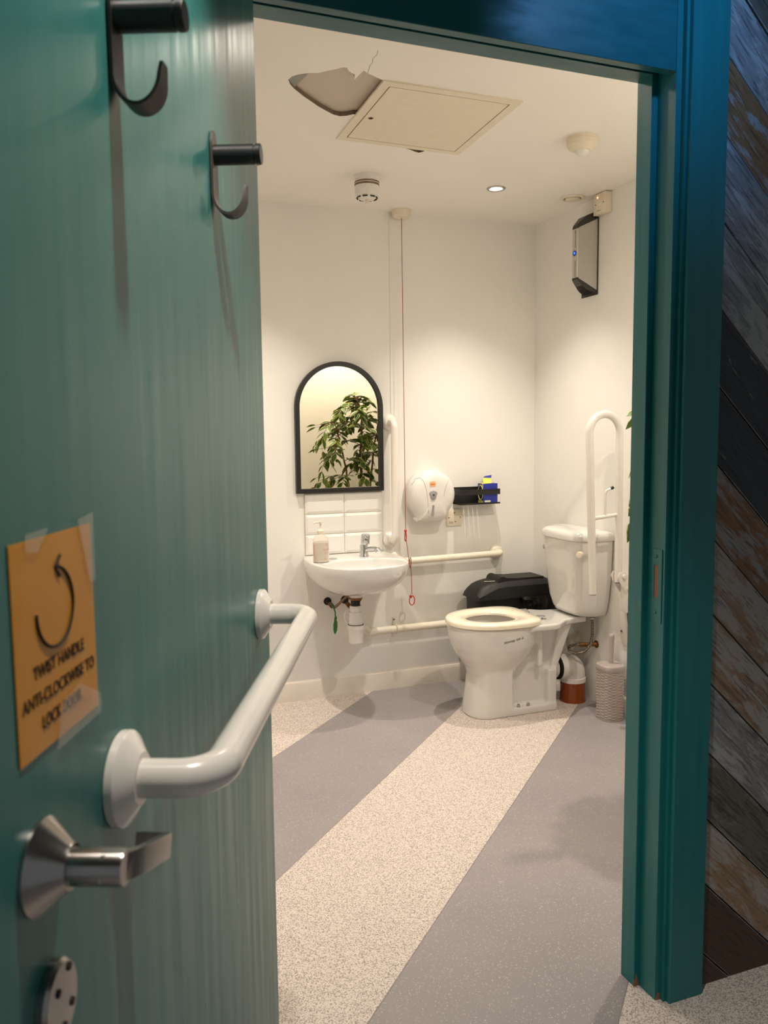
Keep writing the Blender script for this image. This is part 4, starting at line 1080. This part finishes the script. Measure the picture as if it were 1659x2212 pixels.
# cistern
cyc = 3.299
def cist(z, xf, hw, cor, xb=2.308, n=36):
    P = []
    for k in range(n + 1):
        a = -pi / 2 + pi * k / n; s = sin(a)
        e = cor * (max(0, abs(s) - 0.45) / 0.55) ** 2.9
        P.append(Vector((xf + 0.013 * s * s + e, cyc + hw * s, z)))
    P += [Vector((xb, cyc + hw, z)), Vector((xb, cyc - hw, z))]
    return P
b = B(); rings(b, [cist(0.441, 2.190, 0.130, 0.05), cist(0.447, 2.176, 0.142, 0.06), cist(0.47, 2.164, 0.153, 0.07), cist(0.52, 2.150, 0.166, 0.078), cist(0.62, 2.137, 0.180, 0.084), cist(0.72, 2.129, 0.187, 0.087), cist(0.807, 2.124, 0.190, 0.088)])
ct = obj('cistern', b, M['cerm'], t, smooth=40)
b = B(); rings(b, [cist(0.808, 2.122, 0.192, 0.088, 2.31), cist(0.812, 2.116, 0.197, 0.088, 2.312), cist(0.828, 2.115, 0.198, 0.088, 2.312), cist(0.842, 2.119, 0.195, 0.088, 2.311), cist(0.851, 2.132, 0.184, 0.084, 2.300), cist(0.856, 2.155, 0.165, 0.07, 2.290), cist(0.859, 2.19, 0.12, 0.04, 2.275)]); obj('cistern_lid', b, M['cerm'], ct, smooth=50)
b = B(); lathe(b, [(0.0155, -0.010), (0.0155, 0.004), (0.0135, 0.008), (0, 0.010)], (2.146, 3.136, 0.750), (-1, -0.62, 0.05), 24); obj('blanking_cap', b, M['seat'], ct, smooth=30, label='round cream cap on the front')
b = B(); lathe(b, [(0.008, 0), (0.008, 0.014), (0, 0.014)], (2.200, cyc + 0.184, 0.738), (0, 1, 0), 14); fx = obj('flush_handle', b, M['chrome'], ct)
b = B(); lathe(b, [(0.010, 0.012), (0.014, 0.016), (0.016, 0.030), (0.014, 0.036), (0, 0.038)], (2.200, cyc + 0.184, 0.738), (0, 1, 0), 8); obj('flush_knob', b, M['crystal'], ct, smooth=10, label='clear faceted flush knob')

# soil pipe
t = thing('soil_pipe', (2.225, 3.295, 0), 'white elbow and brown soil pipe behind the toilet', 'pipe')
sy2 = 3.300
b = B()
prof = []
for k in range(7): prof += [(0.052, 0.006 * k), (0.049, 0.006 * k + 0.003)]
lathe(b, prof, (2.084, sy2, 0.178), (1, 0, 0), 32); obj('flexible_connector', b, M['white'], t, smooth=20)
b = B(); lathe(b, [(0.055, 0), (0.0605, 0.002), (0.0605, 0.010), (0.055, 0.011)], (2.128, sy2, 0.178), (1, 0, 0), 36); obj('rubber_seal', b, M['rubber'], t, smooth=30)
b = B(); P = fillet([(2.136, sy2, 0.178), (2.228, sy2, 0.178), (2.228, sy2, 0.098)], 0.062, 12)
tube(b, P, 0.0585, 32); lathe(b, [(0.0625, 0), (0.0635, 0.003), (0.0635, 0.030), (0.058, 0.034)], (2.138, sy2, 0.178), (1, 0, 0), 36); lathe(b, [(0.0625, 0), (0.0625, 0.020), (0.058, 0.024)], (2.228, sy2, 0.098), (0, 0, 1), 36)
obj('elbow', b, M['white'], t, smooth=40)
b = B(); lathe(b, [(0.064, 0), (0.062, 0.015), (0.060, 0.10), (0.056, 0.104)], (2.228, sy2, 0.0), (0, 0, 1), 36); obj('brown_pipe', b, M['brown'], t, smooth=40, label='glossy brown pipe into the floor')

t = thing('overflow_pipe', (XR, 3.382, 0.27), 'small white pipe bend on the wall behind the toilet', 'pipe')
b = B(); tube(b, fillet([(XR, 3.378, 0.288), (XR - 0.058, 3.372, 0.288), (XR - 0.066, 3.352, 0.262), (XR - 0.066, 3.350, 0.2485)], 0.02, 8), 0.0205, 20); obj('pipe', b, M['creampipe'], t, smooth=60)
b = B(); lathe(b, [(0.034, 0), (0.034, 0.004), (0.022, 0.006), (0, 0.006)], (XR, 3.378, 0.288), (-1, 0, 0), 28); obj('wall_plate', b, M['creampipe'], t, smooth=30)

t = thing('fill_hose', (2.28, 3.24, 0.44), 'braided water hose below the cistern', 'hose')
b = B(); lathe(b, [(0.014, 0), (0.014, -0.022), (0, -0.022)], (2.276, 3.214, 0.4515), (0, 0, 1), 16); obj('nut', b, M['rubber'], t, smooth=30)
b = B(); lathe(b, [(0.009, 0), (0.009, -0.012), (0, -0.012)], (2.276, 3.214, 0.43), (0, 0, 1), 14); obj('collar', b, M['cream'], t)
b = B(); P = fillet([(2.276, 3.214, 0.42), (2.278, 3.214, 0.345), (2.270, 3.214, 0.295), (2.235, 3.216, 0.262), (2.195, 3.235, 0.252), (2.170, 3.255, 0.268), (2.19, 3.27, 0.284), (2.24, 3.262, 0.286)], 0.03, 8)
tube(b, P, 0.0068, 12)
n0 = len(P)
hs = obj('braided_hose', b, M['braid'], t, smooth=60)
b = B(); tube(b, [(2.24, 3.262, 0.286), (2.285, 3.245, 0.286), (XR, 3.232, 0.288)], 0.0105, 14); lathe(b, [(0.018, 0), (0.018, 0.004), (0, 0.004)], (XR, 3.232, 0.288), (-1, 0, 0), 20); obj('isolating_valve', b, M['brass'], t, smooth=30)

# toilet brush
bx2, by2 = 2.241, 3.020
t = thing('toilet_brush', (bx2, by2, 0), 'grey woven plastic toilet brush holder beside the toilet', 'toilet brush')
def dshape(r, n=96):
    P = []
    for k in range(n):
        a = 2 * pi * k / n
        x, y = superell(0, 0, r, r, 2.9, n)[k] if False else (r * sup(a, 2.9), r * 1.02 * sup(a - pi / 2, 2.9))
        P.append((x, y))
    return P
b = B(); rows = 34; N = 96; rs = []
for j in range(rows * 2 + 1):
    z = 0.008 + (0.232 - 0.008) * j / (rows * 2); tt = j / (rows * 2); R = 0.0535 + 0.003 * tt
    ring = []
    base = dshape(R, N)
    for k, (x, y) in enumerate(base):
        row = j // 2; ph = (k // 6 + row) % 2
        u = (k % 6) / 6.0
        bulge = sin(pi * u) * (1 if ph else -0.2)
        q = 1 + (0.0020 * bulge * (1 if j % 2 else 0.0) - (0.0020 if j % 2 == 0 else 0)) / R
        ring.append(Vector((bx2 + x * q, by2 + y * q, z)))
    rs.append(ring)
rings(b, rs); hl = obj('holder', b, M['greyp'], t, smooth=40)
b = B(); rings(b, [[Vector((bx2 + x, by2 + y, z)) for x, y in dshape(r)] for r, z in ((0.0545, 0.0), (0.0555, 0.003), (0.055, 0.008))]); obj('foot', b, M['greyp'], hl)
b = B(); rings(b, [[Vector((bx2 + x, by2 + y, z)) for x, y in dshape(r)] for r, z in ((0.057, 0.230), (0.0585, 0.233), (0.0585, 0.250), (0.0570, 0.254), (0.052, 0.2575), (0.030, 0.2585))]); lid = obj('lid', b, M['greyp'], t, smooth=30)
b = B(); lathe(b, [(0.0100, 0.256), (0.0100, 0.268), (0.0095, 0.272), (0.0122, 0.384), (0.0116, 0.390), (0.008, 0.394), (0, 0.395)], (bx2 + 0.004, by2, 0), (0, 0, 1), 24); obj('brush_handle', b, M['greyp'], t, smooth=40)

# sanitary bin
t = thing('sanitary_bin', (2.075, 3.66, 0), 'black sanitary bin with flip lid between toilet and wall', 'bin')
y0, y1 = 3.575, 3.745
b = B()
def bodyring(z, g): return [Vector((u, v, z)) for u, v in rrect(1.853 - g, 2.285 + g, y0 + 0.006 - g, y1 - 0.006 + g, 0.035, 6)]
rings(b, [bodyring(0.0, -0.012), bodyring(0.01, -0.008), bodyring(0.47, 0.0)]); obj('bin_body', b, M['blackp'], t, smooth=40)
b = B()
prof = [(1.848, 0.472), (1.850, 0.500), (1.862, 0.520), (1.885, 0.538), (1.915, 0.550), (1.955, 0.558), (2.00, 0.563), (2.05, 0.566), (2.20, 0.567), (2.255, 0.562), (2.285, 0.548), (2.298, 0.530), (2.300, 0.505), (2.300, 0.472)]
rs = []
for y, ins in ((y0 - 0.006, 0.022), (y0 - 0.004, 0.020), (y0 + 0.010, 0.010), (y0 + 0.028, 0.001), (y0 + 0.045, 0.0), (y1 - 0.045, 0.0), (y1 - 0.022, 0.003), (y1 - 0.004, 0.012), (y1 + 0.004, 0.024)):
    r = []
    for x, z in prof:
        zz = z if z < 0.48 else z - ins * min(1.0, (z - 0.472) / 0.05) * 1.2
        xx = x + math.copysign(ins * 0.25, 2.07 - x) if z > 0.48 else x
        if y < y0: zz = z if z < 0.48 else min(z, 0.545 if x > 1.96 else 0.5 + (x - 1.85) * 0.38) - 0.012
        r.append(Vector((xx, y, zz)))
    rs.append(r)
rings(b, rs, True, True); ld = obj('bin_lid', b, M['blackp'], t, smooth=30)
b = B()
P = []
for k in range(9):
    a = pi * k / 8; P.append((1.975 + 0.055 * (1 - k / 8.0) * 0 + 0.0, 0, 0))
rs = []
for y in (y0 + 0.018, y0 + 0.05, y1 - 0.05, y1 - 0.022):
    rs.append([Vector((x, y, z)) for x, z in ((1.972, 0.556), (1.978, 0.572), (1.992, 0.582), (2.006, 0.582), (2.022, 0.575), (2.075, 0.570), (2.24, 0.569), (2.24, 0.555), (2.0, 0.552))])
rings(b, rs); obj('lid_grip', b, M['blackp'], ld, smooth=40)
b = B()
for k in range(6): 
    x = 1.920 + 0.0062 * k; y = y0 + 0.072 - 0.0075 * k; z = 0.5535 + 0.0012 * k
    plane(b, [(x, y, z + 0.0006), (x + 0.005, y - 0.006, z + 0.0016), (x + 0.013, y - 0.001, z + 0.0026), (x + 0.008, y + 0.005, z + 0.0016)])
obj('maker_mark', b, M['pale'], ld, smooth=0, label='small white printed mark')
b = B(); rnd = random.Random(5)
rs = []
for i in range(15):
    x = 2.09 + 0.215 * i / 14; dr_ = 0.035 + 0.05 * (i / 14) ** 0.7
    rs.append([Vector((x, y0 - 0.006 - rnd.uniform(0.001, 0.016), 0.476)), Vector((x + rnd.uniform(-.006, .006), y0 - 0.012 - rnd.uniform(0, 0.02), 0.476 - dr_ * 0.3)), Vector((x + rnd.uniform(-.006, .006), y0 - 0.008 - rnd.uniform(0, 0.022), 0.476 - dr_ * 0.65)), Vector((x, y0 - 0.004 - rnd.uniform(0, 0.012), 0.476 - dr_)), Vector((x, y0 + 0.004, 0.474 - dr_ * 0.9)), Vector((x, y0 + 0.004, 0.476))])
rings(b, rs)
rs = []
for i in range(7):
    a = i / 6; rs.append([Vector((2.300 + 0.024 * sin(pi * a) + 0.006 * rnd.random(), y0 - 0.004 - 0.02 * rnd.random() * sin(pi * a), 0.475 - 0.045 * a + q)) for q in (0.0, 0.006)] + [Vector((2.298 + 0.014 * sin(pi * a), y0 + 0.012, 0.475 - 0.045 * a + q)) for q in (0.006, 0.0)])
rings(b, rs); obj('bin_liner', b, M['baglin'], t, smooth=25, label='crumpled shiny black liner edge')

# ------------------------------------------------------------------ drop-down rail, folded up
ry = 2.99
t = thing('drop_down_rail', (XR, ry, 0.62), 'white hinged drop down rail folded up beside the cistern', 'grab rail')
b = B()
P = [(2.117, ry, 0.596), (2.090, ry, 1.26)]
arc = []
xa, xb3, zt = 2.0885, 2.2465, 1.312
for k in range(1, 20):
    a = pi - pi * k / 20; arc.append(((xa + xb3) / 2 + (xb3 - xa) / 2 * cos(a), ry, zt + (xb3 - xa) / 2 * sin(a)))
P = [(2.117, ry, 0.596), (2.104, ry, 0.92), (xa, ry, zt)] + arc + [(xb3, ry, zt), (2.250, ry, 0.95), (2.253, ry, 0.640)]
tube(b, P, 0.0172, 24); obj('rail_loop', b, M['railw'], t, smooth=60)
b = B(); lathe(b, [(0.0155, 0), (0.0155, -0.003), (0, -0.003)], (2.117, ry, 0.596), (0, 0, 1), 20); obj('end_plug', b, M['char'], t)
b = B(); lathe(b, [(0.0155, 0), (0.0155, -0.003), (0, -0.003)], (2.253, ry, 0.640), (0, 0, 1), 20); obj('end_plug', b, M['char'], t)
b = B(); tube(b, [(2.106, ry, 0.933), (2.248, ry, 0.946)], 0.0085, 16); cb = obj('cross_bar', b, M['railw'], t)
b = B(); tube(b, fillet([(2.176, ry, 0.94), (2.176, ry - 0.002, 1.052), (2.200, ry - 0.012, 1.066)], 0.016, 8), 0.0052, 12); obj('roll_holder', b, M['railw'], t, smooth=60)
b = B(); tube(b, [(2.197, ry - 0.0108, 1.0643), (2.208, ry - 0.0150, 1.0705)], 0.0068, 12); obj('holder_tip', b, M['rubber'], t, label='black rubber tip')
b = B(); prism(b, [(2.93, 0.34), (3.03, 0.34), (3.045, 0.40), (3.045, 0.645), (2.93, 0.645)], YZ, XR - 0.008, XR, bev=0.001); wp = obj('wall_plate', b, M['railw'], t, smooth=30)
for y, z in ((3.032, 0.565), (3.030, 0.40), (2.945, 0.40)):
    b = B(); lathe(b, [(0.007, 0), (0.006, 0.003), (0, 0.0035)], (XR - 0.008, y, z), (-1, 0, 0), 14); obj('screw', b, M['steel'], wp)
ear = [(XR - 0.008, 0.66), (2.262, 0.690), (2.240, 0.686), (2.232, 0.668), (2.240, 0.645), (2.270, 0.600), (2.285, 0.585), (XR - 0.008, 0.56)]
for y in (ry - 0.027, ry + 0.023):
    b = B(); prism(b, ear, XZ, y, y + 0.004, bev=0.001); obj('hinge_cheek', b, M['railw'], t, smooth=30)
b = B(); box(b, 2.281, XR - 0.006, ry - 0.028, ry + 0.028, 0.50, 0.665, 0.004); br = obj('hinge_block', b, M['railw'], t, smooth=30)
b = B(); lathe(b, [(0.010, 0), (0.010, 0.008), (0.007, 0.010), (0, 0.010)], (2.263, ry - 0.027, 0.668), (0, -1, 0), 20); obj('pivot_pin', b, M['railw'], t)
b = B(); lathe(b, [(0.007, 0), (0.007, 0.006), (0, 0.007)], (2.285, ry - 0.027, 0.610), (0, -1, 0), 16); obj('pivot_pin', b, M['railw'], t)
b = B(); lathe(b, [(0.0155, -0.004), (0.0155, 0.004)], (2.253, ry, 0.634), (0, 0, 1), 20)
b.free()
b = B(); box(b, 2.286, 2.309, ry - 0.0290, ry - 0.0278, 0.535, 0.575, mi=0)
for k in range(4): box(b, 2.288, 2.308, ry - 0.0296, ry - 0.0288, 0.540 + 0.009 * k, 0.543 + 0.009 * k, mi=1)
obj('warning_label', b, [M['pale'], M['red']], br, smooth=0, label='small white label with red lines')
b = B(); tube(b, fillet([(2.300, ry - 0.02, 0.50), (2.292, ry - 0.035, 0.46), (2.302, ry - 0.05, 0.41)], 0.02, 5), 0.010, 12); obj('release_grip', b, M['rubber'], t)

# ------------------------------------------------------------------ plant
PX, PY = 1.95, 1.93
t = thing('potted_ficus', (PX, PY, 0), 'artificial variegated fig tree in the corner right of the doorway', 'plant')
b = B(); lathe(b, [(0.095, 0), (0.10, 0.01), (0.125, 0.23), (0.135, 0.235), (0.135, 0.26), (0.12, 0.26), (0.115, 0.235), (0, 0.235)], (PX, PY, 0), (0, 0, 1), 36); pt = obj('pot', b, M['pot'], t, smooth=30)
b = B(); lathe(b, [(0.114, 0.22), (0.114, 0.24), (0, 0.245)], (PX, PY, 0), (0, 0, 1), 24); obj('soil', b, M['soil'], pt)
rnd = random.Random(21)
stems = []
def stem(pts, r0, r1):
    P = []
    V = [Vector(p) for p in pts]
    for i in range(len(V) - 1):
        for k in range(5):
            q = V[i].lerp(V[i + 1], k / 5); q += Vector((rnd.uniform(-1, 1), rnd.uniform(-1, 1), 0)) * 0.004; P.append(q)
    P.append(V[-1]); n = len(P)
    b = B(); tube(b, P, [r0 + (r1 - r0) * i / (n - 1) for i in range(n)], 10); obj('stem', b, M['bark'], t, smooth=60); return P
s1 = stem([(PX, PY, 0.24), (PX + 0.02, PY + 0.01, 0.7), (PX + 0.005, PY + 0.02, 1.1), (PX + 0.03, PY, 1.42), (PX - 0.01, PY, 1.58)], 0.014, 0.005)
s2 = stem([(PX - 0.03, PY + 0.02, 0.24), (PX - 0.08, PY + 0.05, 0.7), (PX - 0.11, PY + 0.06, 1.0), (PX - 0.17, PY + 0.07, 1.28), (PX - 0.19, PY + 0.06, 1.36)], 0.011, 0.004)
s3 = stem([(PX + 0.03, PY - 0.02, 0.24), (PX + 0.07, PY - 0.02, 0.7), (PX + 0.10, PY, 1.05), (PX + 0.13, PY + 0.02, 1.30), (PX + 0.16, PY + 0.02, 1.45)], 0.011, 0.004)
tw = B(); lf = B(); el = lf.loops.layers.color.new('edge')
def leaf(p, d, nrm, L, Wd, g):
    d = d.normalized(); side = d.cross(nrm).normalized(); nn = side.cross(d).normalized()
    S = [(0, 0.02, 0), (0.18, 0.62, 0), (0.42, 1.0, 0), (0.68, 0.78, 0), (0.88, 0.32, 0), (1.0, 0.01, 0)]
    prev = None
    for s, w, _ in S:
        c = p + d * (L * s) - nn * (L * 0.16 * s * s)
        l_ = c + side * (Wd * w) + nn * (Wd * 0.22 * w); r_ = c - side * (Wd * w) + nn * (Wd * 0.22 * w)
        l2 = c + side * (Wd * w * 0.55) + nn * (Wd * 0.08 * w); r2_ = c - side * (Wd * w * 0.55) + nn * (Wd * 0.08 * w)
        cur = [lf.verts.new(q) for q in (l_, l2, c, r2_, r_)]
        if prev:
            for i in range(4):
                f = lf.faces.new((prev[i], prev[i + 1], cur[i + 1], cur[i])); f.smooth = True
                for lp_ in f.loops:
                    ed = 1.0 if lp_.vert in (prev[0], prev[4], cur[0], cur[4]) else (0.45 if lp_.vert in (prev[1], prev[3], cur[1], cur[3]) else 0.0)
                    lp_[el] = (ed, g, 0, 1)
        prev = cur
def inside(q):
    return Vector((min(max(q.x, 0.785 * q.y), XR - 0.012), min(max(q.y, YF + 0.012), 2.32), q.z))
def twig(p, d, L, n):
    P = [Vector(p)]; d = d.normalized()
    for i in range(n):
        d = (d + Vector((rnd.uniform(-.25, .25), rnd.uniform(-.25, .25), -0.16 - 0.05 * i))).normalized()
        P.append(P[-1] + d * (L / n))
    P = [inside(q) for q in P]
    tube(tw, P, [0.0028 - 0.0018 * i / n for i in range(n + 1)], 6)
    for i in range(1, n + 1):
        for s in (-1, 1):
            if rnd.random() < 0.1: continue
            dd = (P[i] - P[i - 1]).normalized(); sd = dd.cross(Vector((0, 0, 1)))
            if sd.length < 0.1: sd = Vector((1, 0, 0))
            sd.normalize()
            ld_ = (dd * 0.75 + sd * s * rnd.uniform(0.5, 1.1) + Vector((0, 0, rnd.uniform(-0.55, 0.1)))).normalized()
            L2 = rnd.uniform(0.068, 0.100)
            tip = P[i] + ld_ * L2
            if tip.x > XR - 0.01 or tip.y < YF + 0.01 or tip.x < 0.768 * tip.y: continue
            leaf(P[i], ld_, Vector((rnd.uniform(-.5, .5), rnd.uniform(-.5, .5), 1)), L2, rnd.uniform(0.0170, 0.0245), rnd.random())
def spray(P, zmin, zmax, count, Lr, bias=None):
    c = [q for q in P if zmin <= q.z <= zmax]
    for _ in range(count):
        q = rnd.choice(c); a = rnd.uniform(0, 2 * pi)
        d = Vector((cos(a), sin(a), rnd.uniform(0.1, 0.9)))
        if bias: d += Vector(bias)
        twig(q, d, rnd.uniform(*Lr), rnd.randint(5, 7))
spray(s1, 1.42, 1.60, 10, (0.16, 0.27)); spray(s1, 0.85, 1.42, 12, (0.12, 0.22)); spray(s1, 0.5, 0.85, 6, (0.12, 0.2))
spray(s2, 1.0, 1.38, 9, (0.16, 0.30), (-0.5, 0.25, 0)); spray(s2, 0.75, 1.0, 5, (0.16, 0.24), (-0.4, 0.3, 0))
spray(s3, 1.0, 1.47, 11, (0.14, 0.26), (0.15, 0.2, 0)); spray(s3, 0.6, 1.0, 8, (0.14, 0.24), (0.1, 0.3, 0))
# two low boughs that reach past the door post
for z, a in ((1.36, 0.35), (1.17, 0.5), (0.98, 0.3)):
    twig((PX - 0.12, PY + 0.04, z + 0.03), Vector((-1, a, 0.25)), 0.36, 7)
for bx_, by_, bz_, tx_, ty_, tz_ in ((1.600, 2.02, 1.378, 1.530, 2.0, 1.372), (1.600, 2.02, 1.362, 1.526, 2.0, 1.334), (1.602, 2.02, 1.205, 1.540, 2.0, 1.187), (1.600, 2.01, 1.00, 1.545, 2.0, 0.972)):
    p, q = Vector((bx_, by_, bz_)), Vector((tx_, ty_, tz_))
    tube(tw, [Vector((PX - 0.16, PY + 0.07, bz_ - 0.06)), Vector((1.69, 2.01, bz_ + 0.012)), p], [0.002, 0.0016, 0.001], 6)
    leaf(p, q - p, Vector((0.1, -0.5, 1)), (q - p).length, 0.016, 0.6)
obj('twigs', tw, M['bark'], t, smooth=60)
me = bpy.data.meshes.new('foliage'); lf.to_mesh(me); lf.free()
link('foliage', me, M['leaf'], t, smooth=0)
for p in me.polygons: p.use_smooth = True

# ------------------------------------------------------------------ lights
def spot(x, y, z, power, col, size=150, blend=0.9, rad=0.028, target=None):
    l = bpy.data.lights.new('spot', 'SPOT'); l.energy = power; l.color = col; l.spot_size = radians(size); l.spot_blend = blend; l.shadow_soft_size = rad
    o = bpy.data.objects.new('spot_light', l); COL.objects.link(o); o.location = (x, y, z)
    if target is not None:
        o.rotation_euler = (Vector(target) - Vector((x, y, z))).to_track_quat('-Z', 'Y').to_euler()
    return o
WARM = (1.0, 0.885, 0.745)
PW = 98
spot(1.800, 3.308, ZC - 0.012, PW * 0.80, WARM, 92, 1.0, 0.022)
spot(0.700, 3.308, ZC - 0.012, PW * 0.82, WARM, 94, 1.0, 0.022)
spot(1.800, 1.95, ZC - 0.012, PW * 0.60, WARM, 168, 0.7, 0.022)
spot(0.930, 2.10, ZC - 0.012, PW * 0.24, WARM, 146, 1.0, 0.022)
# corridor: a warm downlight in front of the door and a blue one over the header
downlight(0.28, 0.70, ZCC, 'recessed corridor downlight in front of the open door', 'corridor downlights')
spot(0.28, 0.70, ZCC - 0.012, 66, (1.0, 0.91, 0.80), 90, 0.5, 0.02)
spot(1.10, 0.86, ZCC - 0.03, 17, (0.16, 0.45, 1.0), 72, 1.0, 0.04, (1.17, 1.43, 2.16))
w = bpy.data.worlds.new('world'); scene.world = w; w.use_nodes = True
w.node_tree.nodes['Background'].inputs[0].default_value = (0.78, 0.84, 0.86, 1); w.node_tree.nodes['Background'].inputs[1].default_value = 0.20

vs = scene.view_settings
vs.view_transform = 'Standard'; vs.look = 'None'; vs.gamma = 1.0; vs.exposure = 0.0; vs.use_curve_mapping = False
scene.cycles.max_bounces = 10; scene.cycles.diffuse_bounces = 6; scene.cycles.glossy_bounces = 5; scene.cycles.transmission_bounces = 8
scene.cycles.sample_clamp_indirect = 6.0
